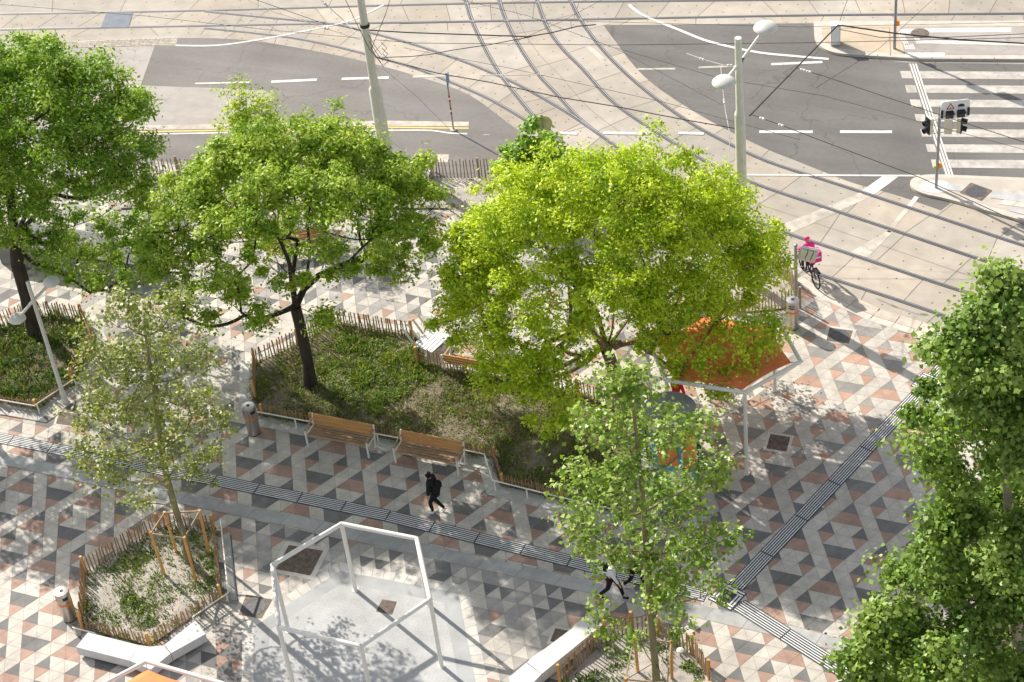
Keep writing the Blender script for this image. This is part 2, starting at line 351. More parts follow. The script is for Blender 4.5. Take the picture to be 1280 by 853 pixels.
# zebra crossing, with the three long guide lines
for (xl,yt,yb) in ((1125,89,98),(1131,106.5,116),(1137,124.6,133.5),(1143,142.8,151.8),(1150,161.5,171),(1157,180.5,190.3),(1163.5,199.6,209.6)):
    d=(yt-89)/6; quad(wn,(xl,yt),(1400,yt+1.5),(1400,yb+2.5),(xl+2.6,yb),z=.001)
dk=MB(); dk.sheet(px((1135,79.5),(1146,79.5),(1192,221),(1181,221)),.004); struct(dk,'crossing_guide_ground','asphalt')
for dx in (0,3.6,7.2): mk.sheet(px((1136.6+dx,80),(1138.6+dx,80),(1185+dx*1.02,220.5),(1182.8+dx*1.02,220.5)),.0075)
struct(mk,'road_markings','paint_line'); struct(wn,'worn_road_markings','paint_worn'); struct(ft,'faded_road_markings','paint_faint'); struct(yl,'yellow_road_line','paint_yellow')
# refuge island at the top right
isl=px((1500,28),(1017,29.5),(1018,46))+[tuple(p) for p in smoothline([Vector(q) for q in px((1018,46),(1022,57),(1033,65),(1050,69.5),(1080,72))],4)]+px((1145,76),(1500,78))
struct(MB().prism(isl,-.01,.10),'refuge_island_kerb','kerb')
ins=px((1500,34),(1028,34.5),(1027,46),(1032,56),(1045,63),(1080,67),(1145,71),(1500,73))
struct(MB().sheet(ins,.104,(.50,.41,.30)),'refuge_island_paving','slab')
struct(MB().sheet(px((1124,36),(1500,34),(1500,72),(1130,71)),.107),'refuge_island_asphalt','asphalt_pale')
im=MB(); z=.11
for q in (((1124,36.5),(1264,34.5),(1264,40),(1126,41)),((1150,54),(1147,50),(1400,56),(1400,60)),((1131,66),(1181,66),(1181,71.5),(1131,71)) ,): im.sheet([xy(a,b,z) for a,b in q],z)
for k in range(5):
    a=xy(1123+2.7*k,39,z); im.ribbon([Vector(a),Vector(xy(1125.5+2.7*k,43,z))],.05,z+.003); im.ribbon([Vector(xy(1130+2.6*k,55,z)),Vector(xy(1133+2.6*k,62,z))],.05,z+.003)
for k in range(3): im.ribbon([Vector(xy(1124+2.5*k,43,z)),Vector(xy(1131+2.5*k,56,z))],.05,z+.003); im.ribbon([Vector(xy(1143+2.3*k,46,z)),Vector(xy(1147+2.3*k,55,z))],.05,z+.003)
struct(im,'refuge_island_markings','paint_line')
j2=MB(); 
for a,b in (((1112,36),(1113,70)),((1026,36),(1113,35)),((1165,71),(1165,77)),((1201,72),(1201,78)),((1097,68),(1097,74)),((1243,72),(1243,78))): j2.ribbon([Vector(xy(*a,.1)),Vector(xy(*b,.1))],.02,.108)
struct(j2,'refuge_island_joints','joint')
# small island with the signal pole
k1=smoothline([Vector(p) for p in px((1300,226),(1200,222),(1165,221),(1148,223),(1138,229),(1141,238),(1155,245),(1186,252),(1230,265),(1300,285),(1500,345))],4)
struct(MB().prism([tuple(p) for p in k1]+px((1500,240)),-.01,.10),'corner_island_kerb','kerb')
k2=smoothline([Vector(p) for p in px((1300,229),(1200,225.5),(1166,225),(1153,227),(1147,231),(1151,236),(1165,241),(1192,248),(1232,259),(1300,278),(1500,338))],4)
struct(MB().sheet([tuple(p) for p in k2]+px((1500,244)),.104,(.46,.41,.35)),'corner_island_paving','slab')
wc=[xy(1170+21*math.cos(a)*(1 if math.cos(a)<0 else .9),233.5+8*math.sin(a),.1) for a in np.linspace(0,6.2,28)]
struct(MB().sheet(wc,.108),'corner_island_patch','white_concrete')
ci=MB()
for (a,b,c,d,cc) in (((1186,229),(1212,234),(1203,240),(1180,237),(.42,.42,.41)),((1240,238.5),(1300,248.5),(1300,255.5),(1238,248),(.42,.42,.41)),((1264,259),(1300,268),(1300,274),(1261,264),(.42,.42,.41))):
    ci.sheet([xy(*q,.1) for q in (a,b,c,d)],.116,cc)
reg_=[xy(*q,.1) for q in ((1247,229.5),(1300,231),(1300,274),(1275,267),(1238,257),(1244,245))]
for j_ in range(36,60):
    for i_ in range(-40,20):
        for up_ in (0,1):
            T=[(i_,j_),(i_+1,j_),(i_,j_+1)] if up_ else [(i_+1,j_),(i_+1,j_+1),(i_,j_+1)]
            P=[(a*.5+b*.23705,b*.4755) for a,b in T]; cx=sum(p[0] for p in P)/3; cy=sum(p[1] for p in P)/3
            if all(inpoly(p[0],p[1],reg_) for p in P):
                h_=random.random(); ci.sheet([(p[0]+(cx-p[0])*.03,p[1]+(cy-p[1])*.03) for p in P],.112,jit((.50,.46,.40) if h_<.72 else ((.30,.28,.25) if h_<.87 else (.44,.30,.22)),.08))
struct(ci,'corner_island_tiles','tile')
# ------------------------------------------------------------------ plaza paving : isosceles triangles, 0.5 m base
LIGHT=(.50,.46,.40); DARK=(.165,.16,.152); MID=(.34,.32,.295); RED=(.36,.235,.18)
darkU={(-1,1)}; darkD={(-2,1),(-1,1)}; redD={(-1,0)}
def canon(i,j):
    """reduce lattice cell by the pattern periods (1,3) and (5,0)"""
    m=j//3; j-=3*m; i-=m; return (i%5,j)
SU={};SD={}
for c in [(-1,1),(1,2),(2,3),(-1,3),]: SU[canon(*c)]='d'
for c in [(1,1),(2,1)]: SU[canon(*c)]='r'
for c in [(-2,1),(-1,1)]: SD[canon(*c)]='d'
for c in [(-1,0),(1,1),(2,2),(-1,2)]: SD[canon(*c)]='r'
DL0=xy(912,745); DL1=xy(1155,487)
def zone(x,y):
    if y<-1.1-.02*max(0,x): return 'C'
    side=(DL1[0]-DL0[0])*(y-DL0[1])-(DL1[1]-DL0[1])*(x-DL0[0])
    return 'B' if side>0 and x<-5.6 else 'A'
OFF={'A':(0,0),'B':(-.2225,.2927),'C':(-.84,.10),'N':(-.43,.53)}
def mixed(x,y,z):
    if z=='C': return -16.3<x<-5.6 and y>-14
    if z=='B': return (y>8.6 and x<-7.5) or (x<-19.6 and y>3.4) 
    return False
ex=[p for p in EDGE]
def plaza(x,y):
    # south of the tram kerb
    if x>-3.3:
        for a,b in zip(EDGE,EDGE[1:]):
            if b[0]<=x<=a[0]:
                return y< a[1]+(b[1]-a[1])*(x-a[0])/(b[0]-a[0])-.25
        return x<12 and y<8
    return y<15.2
tl=MB()
GR=.0065
for zn in 'ABC':
    ox,oy=OFF[zn]
    for j in range(-34,36):
        for i in range(-90,50):
            for up in (0,1):
                if up: T=[(i,j),(i+1,j),(i,j+1)]
                else: T=[(i+1,j),(i+1,j+1),(i,j+1)]
                P=[((a+ox)*.5+(b+oy)*.23705,(b+oy)*.4755) for a,b in T]
                cx=sum(p[0] for p in P)/3; cy=sum(p[1] for p in P)/3
                if cx<-42 or cx>11 or cy<-13 or cy>16: continue
                if zone(cx,cy)!=zn or not plaza(cx,cy): continue
                k=(SU if up else SD).get(canon(i,j),'l')
                if mixed(cx,cy,zn):
                    h=random.random()
                    if up: k='l' if h<.74 else ('m' if h<.9 else 'd')
                    else: k='m' if h<.48 else ('d' if h<.72 else ('l' if h<.90 else 'r'))
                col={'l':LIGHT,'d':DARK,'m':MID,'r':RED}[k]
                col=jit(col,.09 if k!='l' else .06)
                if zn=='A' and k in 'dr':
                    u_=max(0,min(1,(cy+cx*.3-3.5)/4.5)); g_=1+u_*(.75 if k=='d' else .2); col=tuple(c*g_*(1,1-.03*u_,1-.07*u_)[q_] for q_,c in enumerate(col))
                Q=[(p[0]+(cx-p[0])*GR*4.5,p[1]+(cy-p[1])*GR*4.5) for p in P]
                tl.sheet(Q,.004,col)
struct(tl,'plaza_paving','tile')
gp=[(-45,-14),(12,-14),(12,7.5)]+EDGE+[E2,(-17,15.4),(-45,15.4)]
struct(MB().sheet(gp,0.0),'plaza_joints','grout')
# pale edging between plaza and tramway
eg=MB(); ed=[Vector(p) for p in EDGE[::-1]]
for a,b in zip(ed,ed[1:]):
    n=max(1,int((b-a).length/.75))
    for k in range(n):
        p=a.lerp(b,k/n); q=a.lerp(b,(k+.97)/n); nn=Vector((-(b-a).y,(b-a).x)).normalized()
        eg.sheet([tuple(p),tuple(q),tuple(q+nn*.42),tuple(p+nn*.42)],.006,jit((.52,.45,.37),.07))
        eg.sheet([tuple(p-nn*.02),tuple(q-nn*.02),tuple(q-nn*.3),tuple(p-nn*.3)],.0075,jit((.60,.54,.46),.07))
struct(eg,'plaza_edging','tile')
# ribbed tactile slab near the kerb, right
def slots(a,b,w,n,name='tactile_paving'):
    pass
# grey band
bn=MB(); up=[(-45,-.88),(-20,-.88),(-17.46,-.88),(-14,-.84),(-9.87,-.88),(-4.94,-.9),(.58,-.97),(1.57,-1.02),(12,-1.1)]
for a,b in zip(up,up[1:]):
    n=max(1,int((b[0]-a[0])/1.05))
    for k in range(n):
        p=lerp(a,b,k/n); q=lerp(a,b,(k+.985)/n); sh=.12
        bn.sheet([(p[0],p[1]),(q[0],q[1]),(q[0]-sh,q[1]-.48),(p[0]-sh,p[1]-.48)],.009,jit((.37,.365,.35),.08))
struct(bn,'paving_band','tile')
struct(MB().ribbon([Vector((p[0],p[1]-.24)) for p in up],.50,.0065),'paving_band_joints','grout')
# tactile guidance strips
def tactile(line_,w,n,mod,lab):
    pl=[Vector(p) for p in line_]; tot=sum((b-a).length for a,b in zip(pl,pl[1:]))
    t=empty('tactile_strip',(pl[0].x,pl[0].y,0),lab,'tactile paving','tactile guidance strips')
    MB().ribbon(pl,w,.013).build('base_slab','tactile_dark',t)
    rb=MB(); cut=resample(pl,mod,.2)
    cut=[pl[0]]+cut+[pl[-1]]; segs=[]
    for a,b in zip(cut,cut[1:]):
        L_=(b-a).length
        if L_>.12: segs.append([a.lerp(b,.022/L_),a.lerp(b,.5),b.lerp(a,.022/L_)])
    for s_ in segs:
        s_=[s_[0],s_[len(s_)//2],s_[-1]]
        for k in range(n): rb.ribbon(s_,w/n*.37,.019,off=(k-(n-1)/2)*w/n*.93)
    rb.build('ribs','rib_white',t); return t
UP=[(-45,-.04),(-26.28,-.04),(-17.98,.11),(-12.44,.16),(-5.59,-.12),(-1.95,-.32)]
tactile([(a,b-.24) for a,b in UP],.48,6,1.5,'long black and white ribbed strip running left to right past the benches')
jc=Vector(xy(909,746)); dd=Vector(xy(1160,480))
dv=(dd-jc).normalized()
tactile([tuple(jc+dv*.42),tuple(dd-dv*.35)],.48,6,1.8,'black and white ribbed strip running diagonally up to the right tree')
tactile([tuple(dd+dv*.35),tuple(dd+dv*4)],.52,6,1.8,'short ribbed strip beyond the small square plate, half hidden by the right tree')
se=Vector(xy(1075,853)); sv=(se-Vector(xy(915,752))).normalized()
tactile([tuple(Vector(xy(915,751))+sv*.25),tuple(se+sv*6)],.52,6,1.9,'black and white ribbed strip from the square plate to the bottom right')
for c,lab in ((jc,'square black plate framed in white where three ribbed strips meet'),(dd,'square dark plate at the upper end of the diagonal ribbed strip')):
    t=empty('tactile_node',(c.x,c.y,0),lab,'tactile paving','tactile junction plates'); a=math.atan2(dv.y,dv.x)
    MB().box((c.x,c.y,.012),(.80,.80,.016),rz=a).build('plate','tactile_dark',t)
    f=MB(); X=dv; Y=Vector((-dv.y,dv.x))
    for s in (-1,1):
        for o_ in (.24,.34):
            for (u,v) in ((X,Y),(Y,X)):
                L_=.74 if u is X else .40
                q=c+u*s*o_; 
                f.beam((q.x-v.x*L_/2,q.y-v.y*L_/2,.021),(q.x+v.x*L_/2,q.y+v.y*L_/2,.021),.05,.006)
    f.build('frame_ribs','rib_white',t)
a,b=Vector(xy(1150,425)),Vector(xy(1190,441))
tactile([tuple(a),tuple(a+(b-a)*1.6)],.62,7,9,'ribbed pale strip at the tram kerb beside the right tree')
# ------------------------------------------------------------------ pergola platform
Pf=[xy(425,714),xy(573,742)]
dR=(Vector(xy(594,850))-Vector(xy(573,742))).normalized(); dL=Vector((-.5,-.866))
A0=Vector(Pf[0]);A1=Vector(Pf[1]); s_=(Vector(xy(317,784))-A0)
A5=Vector(xy(317,784)); A2=A1+dR*4.2; A3=A2+Vector((-.6,-.8))*4; A4=A5+Vector((.45,-.89))*4.4
plat=[tuple(p) for p in (A0,A1,A2,A3,A4,A5)]
def inset(P,d):
    c=Vector((sum(p[0] for p in P)/len(P),sum(p[1] for p in P)/len(P))); out=[]
    n=len(P); a=sum(P[k-1][0]*P[k][1]-P[k][0]*P[k-1][1] for k in range(n)); sg=1 if a>0 else -1
    for i in range(n):
        p0,p1,p2=Vector(P[i-1]),Vector(P[i]),Vector(P[(i+1)%n]); e1=(p1-p0).normalized(); e2=(p2-p1).normalized()
        n1=Vector((-e1.y,e1.x))*sg; n2=Vector((-e2.y,e2.x))*sg; m=(n1+n2); m/=m.length; k=d/max(.3,m.dot(n1)); out.append(tuple(p1+m*k))
    return out
po=inset(plat,-.33)
struct(MB().sheet(po,.0068),'platform_edge_joints','grout')
pb=MB()
for i in range(6):
    a,b=Vector(plat[i]),Vector(plat[(i+1)%6]); c,d=Vector(po[i]),Vector(po[(i+1)%6]); n=max(1,int((b-a).length/.34))
    for k in range(n):
        pb.sheet([tuple(a.lerp(b,(k+.02)/n)),tuple(a.lerp(b,(k+.98)/n)),tuple(c.lerp(d,(k+.98)/n)),tuple(c.lerp(d,(k+.02)/n))],.010,jit((.55,.52,.47),.07))
struct(pb,'platform_edge_blocks','tile')
struct(MB().sheet(plat,.0125),'platform_ring','ring'); struct(MB().sheet(inset(plat,.45),.016),'platform_cobbles','cobble_white')
# hatches / manholes
def hatch(q,lab,frame=None,fm='tile',m='rust_iron',rnd=False,zb=.012,grid=True):
    c=Vector(xy(*q[0])) if len(q)==1 else None
    P=[Vector(xy(*p)) for p in q]; c=sum(P,Vector((0,0)))/len(P)
    t=empty('manhole_cover',(c.x,c.y,0),lab,'manhole cover')
    if frame:
        f=MB(); O=[c+(p-c)*frame for p in P]; f.prism([tuple(p) for p in O],.004,zb-.001,(.55,.51,.45))
        o=f.build('surround','tile',t)
    MB().prism([tuple(p) for p in P],.005,zb+.002).build('frame',m if not rnd else 'rust_iron',t)
    g_=MB()
    if rnd:
        r=min((P[0]-P[1]).length,(P[1]-P[2]).length)*.43
        g_.lathe((c.x,c.y,zb+.002),[(r,0),(r,.006),(r*.86,.006),(r*.84,.003),(0.001,.004)],28); g_.build('lid',m,t)
    elif grid:
        for k in range(1,10):
            u=k/10; a=P[0].lerp(P[3],u);b=P[1].lerp(P[2],u); g_.beam((a.x,a.y,zb+.005),(b.x,b.y,zb+.005),.02,.006)
            a=P[0].lerp(P[1],u);b=P[3].lerp(P[2],u); g_.beam((a.x,a.y,zb+.0065),(b.x,b.y,zb+.0065),.02,.006)
        g_.build('grille',m,t)
    return t
hatch([(361,682),(404,689),(388,720),(345,712)],'large rusty square grille half inside the white hexagon frame',1.28)
hatch([(308,744),(341,750),(327,774),(298,769)],'round black manhole lid in a square frame left of the white frame',1.35,m='cast_iron',rnd=True)
hatch([(478,750),(496,753),(490,769),(470,765)],'small square dark grating inside the white hexagon frame',m='rust_iron',zb=.019)
hatch([(963,543),(988,547),(983,565),(958,561)],'small brown square grating alone on the bright paving',1.3)
hatch([(1037,410),(1066,414),(1061,430),(1033,426)],'round iron lid in a square frame near the tram kerb',1.3,m='cast_iron',rnd=True)
hatch([(694,786),(710,789),(704,806),(688,802)],'dark grating partly under the long white bench',1.4)
hatch([(75,515),(103,519),(96,534),(70,530)],'brown square grating by the foot of the left lamp',1.2)
def plate(q,lab,m,z=.003,r=None):
    P=[xy(a,b,z) for a,b in q]; o=MB().prism(P,z-.003,z+.006).build('manhole_cover',m); return tag(o,lab,'manhole cover')
plate([(133,16),(166,15.5),(161,34),(126,35)],'blue grey steel plate between the rails at the upper left','steel_plate')
c=at(1220,240,.1); 
t=empty('manhole_cover',c,'round brown manhole lid on the corner island beside the signal pole','manhole cover')
MB().box((c.x,c.y,.112),(.86,.74,.012),rz=-.35).build('frame','rust_iron',t); MB().lathe((c.x,c.y,.118),[(.34,0),(.34,.006),(.28,.004),(.001,.006)],26).build('lid','cast_iron',t)
c=at(1150,42,.1); tag(MB().lathe((c.x,c.y,.108),[(.36,-.005),(.36,.008),(.28,.006),(.001,.008)],28).build('manhole_cover','rust_iron'),'round brown manhole lid on the upper traffic island','manhole cover')
# ------------------------------------------------------------------ copying things
def copy_thing(o,loc,rz,label,name=None):
    r=o.copy(); C.objects.link(r); r.location=loc; r.rotation_euler.z=rz; r['label']=label
    def rec(a,b):
        for ch in list(a.children):
            c=ch.copy(); C.objects.link(c); c.parent=b; rec(ch,c)
    rec(o,r); return r
# ------------------------------------------------------------------ planters
def arcang(a,b): return math.atan2(b[1]-a[1],b[0]-a[0])
def fence(path,h,lab,step=.11,m='picket',lean=.05,posts=True,rails=2,group='chestnut paling fences round the planted beds'):
    t=empty('picket_fence',(path[0][0],path[0][1],0),lab,'fence',group)
    pk=MB(); rl=MB(); pts=[Vector((p[0],p[1],0)) for p in path]; po_=[]
    for a,b in zip(pts,pts[1:]):
        L=(b-a).length; n=max(1,int(L/step)); d=(b-a).normalized(); nn=Vector((-d.y,d.x,0))
        for k in range(n):
            p=a.lerp(b,(k+.5)/n); hh=h*random.uniform(.93,1.05)
            top=p+Vector((0,0,hh))+d*random.uniform(-lean,lean)+nn*random.uniform(-.03,.03)
            w=random.uniform(.03,.045)
            pk.beam(p+Vector((0,0,.02)),top,w,w*.6,up=nn)
            pk.tube([top,top+(top-p).normalized()*.035],[w*.5,.004],4,cap=False)
        for r in range(rails):
            z=h*(.28+.42*r/max(1,rails-1)); rl.tube([a+Vector((0,0,z))+nn*.03,b+Vector((0,0,z))+nn*.03],.008,5)
        m_=max(1,int(L/1.7))
        for k in range(m_): po_.append(a.lerp(b,k/m_))
    pk.build('pickets',m,t); rl.build('wire_rail','picket_pale',t)
    if posts:
        for p in po_: MB().tube([p,p+Vector((0,0,h*1.12))],.045,8).build('post','stake' if m=='picket' else m,t)
    return t
def bed(poly,name,m,z=.03,kerb=None,kw=.12,kh=.05,noise=.05):
    a=sum(poly[k-1][0]*poly[k][1]-poly[k][0]*poly[k-1][1] for k in range(len(poly)))
    P=poly if a>0 else poly[::-1]
    bm=bmesh.new(); vs=[bm.verts.new((p[0],p[1],0)) for p in P]; bm.faces.new(vs); bmesh.ops.triangulate(bm,faces=bm.faces[:])
    for _ in range(5): 
        es=[e for e in bm.edges if e.calc_length()>.35]
        if not es: break
        bmesh.ops.subdivide_edges(bm,edges=es,cuts=1); bmesh.ops.triangulate(bm,faces=bm.faces[:])
    for v in bm.verts:
        edge=v.is_boundary
        v.co.z=z+(0 if edge else noise*(math.sin(v.co.x*2.1+1)*math.cos(v.co.y*1.7)+random.uniform(-.5,.6))+.04)
    me=bpy.data.meshes.new(name); bm.to_mesh(me); bm.free(); me.materials.append(M[m])
    me.polygons.foreach_set('use_smooth',[True]*len(me.polygons))
    o=bpy.data.objects.new(name,me); C.objects.link(o); o['kind']='structure'
    if kerb:
        c=MB(); 
        O=inset(P,-kw)
        n=len(P)
        for i in range(n):
            q=[P[i],P[(i+1)%n],O[(i+1)%n],O[i]]; c.prism([tuple(x) for x in q],.0,kh)
        k=c.build(name.replace('soil','kerb'),kerb); k['kind']='structure'
        # pale block border
        O2=inset(P,-kw-.34); bb=MB()
        for i in range(n):
            A,B,Cc,D=Vector(O[i]),Vector(O[(i+1)%n]),Vector(O2[(i+1)%n]),Vector(O2[i]); m_=max(1,int((B-A).length/.45))
            for k in range(m_): bb.sheet([tuple(A.lerp(B,(k+.02)/m_)),tuple(A.lerp(B,(k+.98)/m_)),tuple(D.lerp(Cc,(k+.98)/m_)),tuple(D.lerp(Cc,(k+.02)/m_))],.0075,jit((.50,.48,.44),.09))
        k=bb.build('border_blocks','tile'); k['kind']='structure'
    return P
def herbs(poly,n,lab,cols,hmin=.06,hmax=.22,clump=True,flowers=0,name='ground_cover',z=.05,wid=1.,nclump=None):
    """low planting: thousands of little leaves gathered in tufts"""
    xs=[p[0] for p in poly]; ys=[p[1] for p in poly]; V=[];Cc=[]
    nc=nclump or n//22; cen=[]
    while len(cen)<nc:
        x=random.uniform(min(xs),max(xs)); y=random.uniform(min(ys),max(ys))
        if inpoly(x,y,poly): cen.append((x,y,random.choice(cols),random.uniform(.35,1.)**1.3,random.random()))
    for (x,y,c,s,kind) in cen:
        m=int(n/nc*random.uniform(.5,1.5)*(.5+s)); hh=hmin+(hmax-hmin)*s; rad=.07+.16*s
        for _ in range(m):
            a=random.uniform(0,6.283); r=rad*math.sqrt(random.random()); px_=x+r*math.cos(a); py_=y+r*math.sin(a)
            if kind<.5: # blades
                L=hh*random.uniform(.6,1.2); w=.010*wid*random.uniform(.8,1.6); t=random.uniform(.1,.9)
                b=(px_,py_,z-.02); tx=(px_+math.cos(a)*L*t,py_+math.sin(a)*L*t,z+L*(1-t*.5)); mx=((b[0]+tx[0])/2,(b[1]+tx[1])/2,(b[2]+tx[2])/2+.02)
                V+=[b,(mx[0]-w*math.sin(a),mx[1]+w*math.cos(a),mx[2]),tx,(mx[0]+w*math.sin(a),mx[1]-w*math.cos(a),mx[2])]
            else: # leaflets
                zz=z+hh*random.random()*(1-r/rad*.6); q=.028*wid*random.uniform(.6,1.4); th=random.uniform(0,6.28); ph=random.uniform(-.7,.7)
                u=(math.cos(th)*q,math.sin(th)*q,q*ph); v=(-math.sin(th)*q*.55,math.cos(th)*q*.55,q*random.uniform(-.4,.4))
                V+=[(px_-u[0],py_-u[1],zz-u[2]),(px_+v[0],py_+v[1],zz+v[2]),(px_+u[0],py_+u[1],zz+u[2]),(px_-v[0],py_-v[1],zz-v[2])]
            Cc.append(jit(c,.3))
    for _ in range(flowers):
        x=random.uniform(min(xs),max(xs)); y=random.uniform(min(ys),max(ys))
        if not inpoly(x,y,poly): continue
        q=random.uniform(.012,.026); zz=z+random.uniform(.08,.25); c=random.choice([(.75,.75,.68),(.75,.75,.68),(.7,.55,.1),(.45,.3,.5)])
        for s in range(2):
            a=random.uniform(0,3)
            V+=[(x-q*math.cos(a),y-q*math.sin(a),zz),(x+q*math.sin(a),y-q*math.cos(a),zz+.008*s),(x+q*math.cos(a),y+q*math.sin(a),zz),(x-q*math.sin(a),y+q*math.cos(a),zz)]; Cc.append(c)
    o=quadmesh(name,np.array(V,dtype=np.float32),np.array(Cc,dtype=np.float32),'herb'); o['kind']='stuff'; o['label']=lab; o['category']='plants'; return o
def quadmesh(name,V,cols,m,parent=None):
    n=len(V)//4; me=bpy.data.meshes.new(name); me.vertices.add(len(V)); me.vertices.foreach_set('co',V.ravel())
    me.loops.add(n*4); me.loops.foreach_set('vertex_index',np.arange(n*4,dtype=np.int32)); me.polygons.add(n)
    me.polygons.foreach_set('loop_start',np.arange(0,n*4,4,dtype=np.int32)); me.polygons.foreach_set('loop_total',np.full(n,4,dtype=np.int32))
    a=me.color_attributes.new('Col','FLOAT_COLOR','CORNER'); c=np.ones((n*4,4),dtype=np.float32); c[:,:3]=np.repeat(cols,4,0); a.data.foreach_set('color',c.ravel())
    me.materials.append(M[m]); me.update(calc_edges=True); o=bpy.data.objects.new(name,me); C.objects.link(o)
    if parent: o.parent=parent; o.matrix_parent_inverse=Matrix.Translation(-Vector(parent.location))
    return o
def railing(path,h,lab,step=1.35,top=.03,group='white handrails along the beds'):
    t=empty('handrail',(path[0][0],path[0][1],0),lab,'railing',group); pts=[Vector((p[0],p[1],h)) for p in path]
    MB().tube(pts,.022,8).build('rail','white_metal',t)
    pp=[]
    for a,b in zip(pts,pts[1:]):
        n=max(1,round((b-a).length/step)); pp+=[a.lerp(b,(k+.06)/n) for k in range(n)]
    pp.append(pts[-1])
    for p in pp: MB().box((p.x,p.y,h/2),(.05,.02,h)).build('post','white_metal',t)
    return t
GR1=(.13,.21,.035); GR2=(.19,.27,.055); GR3=(.25,.25,.11); GR4=(.31,.26,.16); GR5=(.09,.14,.04); GR6=(.28,.36,.06)
# main bed (centre)
PM=px((316.6,458),(371.5,432),(414,405),(519.5,421),(525.5,455),(584,466),(724,494),(800,520),(792,600),(762,641),(701,627),(625,608),(615,575),(579,568),(325,521),(316,500))
bed(PM,'soil_bed','soil',kerb='kerb_grey')
herbs(PM,64000,'patchy weeds and grass on bare earth in the central bed',[GR1,GR2,GR3,GR3,GR4,GR4,GR5,GR6,GR3],flowers=220,nclump=3400,hmin=.04,hmax=.20)
lush=px((410,420),(520,430),(540,470),(480,520),(430,520),(400,470))
herbs(lush,9000,'brighter green herb tufts around the middle of the central bed',[GR1,GR2,GR6,GR2],hmax=.32,flowers=40,nclump=230,wid=1.3)
FS='paling fence '
pin=inset(PM,.10) if True else PM
a_=sum(PM[k-1][0]*PM[k][1]-PM[k][0]*PM[k-1][1] for k in range(len(PM)))
def sub(i,j): 
    return [pin[k] for k in range(i,j+1)]
fence(sub(0,2),.72,FS+'behind the dark trunk at the left corner of the central bed')
fence(sub(2,4),.72,FS+'along the back of the central bed, left of the white slatted lounger')
fence(sub(4,7),.72,FS+'at the back of the central bed behind the wooden bench')
fence([pin[15],pin[0]],.72,FS+'on the left side of the central bed above the steel bin')
fence(sub(13,14)[::-1],.42,'low dense paling fence behind the two wooden benches')
fence(sub(10,13),.42,'low dense paling fence at the stepped front corner of the central bed',step=.085)
PO=inset(PM,-.22)
railing([PO[14],PO[13],PO[12],PO[11],PO[10],PO[9]],.42,'white handrail behind the benches and round the stepped corner of the central bed')
# left hexagonal bed
P1_=[xy(108,719),xy(200,663),xy(268.5,664),xy(277,748),xy(188,808.5),xy(104,787)]
bed(P1_,'soil_bed','sand',z=.06)
herbs(P1_,9500,'dark green tufts on pale gravelly earth under the left young tree',[GR1,GR5,GR2,GR1,GR3],hmin=.05,hmax=.22,nclump=420,wid=1.2)
herbs(P1_,1500,'lime green seedlings along the front pickets of the left bed',[GR6,GR2],hmin=.05,hmax=.2,nclump=60,wid=1.4)
fence([P1_[0],P1_[1]],.72,FS+'along the back left side of the small left bed')
fence([P1_[1],P1_[2]],.66,FS+'short run behind the staked young tree on the left')
fence([P1_[2],P1_[3]],.62,FS+'on the right side of the small left bed beside the steel strip',step=.10)
fence([P1_[3],P1_[4],P1_[5]],.52,FS+'behind the angled white concrete bench')
fence([P1_[5],P1_[0]],.72,FS+'on the left side of the small left bed next to a steel bin',step=.09)
q1=inset(P1_,-.24)
if True:
    a2=sum(P1_[k-1][0]*P1_[k][1]-P1_[k][0]*P1_[k-1][1] for k in range(6))
railing([q1[2],q1[3],lerp(q1[3],q1[4],.45)],.30,'low white rail round the right side of the small left bed')
railing([q1[5],lerp(q1[5],q1[4],.3)],.30,'short white rail at the lower left corner of the small left bed')
g_=MB(); q2=inset(P1_,-.45); g_.prism([lerp(q1[2],q1[3],.15),q1[3],q2[3],lerp(q2[2],q2[3],.15)],.004,.03); o=g_.build('steel_edging','kerb_grey'); tag(o,'pale metal edging strip on the right side of the small left bed','edging')
g_=MB(); q3=inset(P1_,-.485); g_.prism([lerp(q2[2],q2[3],.2),q2[3],q3[3],lerp(q3[2],q3[3],.2)],.004,.014); o=g_.build('drain_channel','dark_panel'); tag(o,'narrow black drain slot beside the right side of the small left bed','drain')
# front right bed
c4=Vector(xy(818,872))
P4=[xy(700,858),xy(757,802),xy(790,792),xy(822,797),xy(866,820),xy(887,852),xy(889,880),xy(850,935),xy(770,950),xy(700,915)]
bed(P4,'soil_bed','sand',z=.06)
herbs(P4,3800,'scattered green herbs on pale sand under the right young tree',[GR1,GR5,GR2],hmin=.05,hmax=.3,nclump=100,wid=1.5,flowers=15)
fence(P4[:3],.80,FS+'behind the long white bench at the bottom')
fence(P4[2:5],.80,FS+'curving behind the young tree at the bottom right')
fence(P4[4:8],.80,FS+'on the far right curve of the bottom bed',step=.09)
# far left bed
P3=[xy(-60,497),xy(0,505),xy(46,513),xy(92,482),xy(118,430),xy(105,402),xy(45,396),xy(0,412),xy(-60,445)]
bed(P3,'soil_bed','soil_dark',z=.05,kerb='kerb_grey')
herbs(P3,16000,'dense dark weeds in the shaded bed at the far left',[GR5,GR1,GR5,GR3,GR2],hmin=.08,hmax=.4,flowers=60,nclump=420,wid=1.3)
fence([P3[5],P3[6]],.72,FS+'in sun behind the far left tree')
fence([P3[6],P3[7],P3[8]],.72,FS+'at the left picture edge beyond the far left bed')
fence([P3[3],P3[4],P3[5]],.7,FS+'hidden behind the sparse tree, right side of the far left bed')
fence([P3[0],P3[1],P3[2],P3[3]],.42,'low shaded paling fence along the front of the far left bed',step=.09)
q=inset(P3,-.22); 
railing([q[0],q[1],q[2],lerp(q[2],q[3],.95)],.42,'white handrail along the front corner of the far left bed')
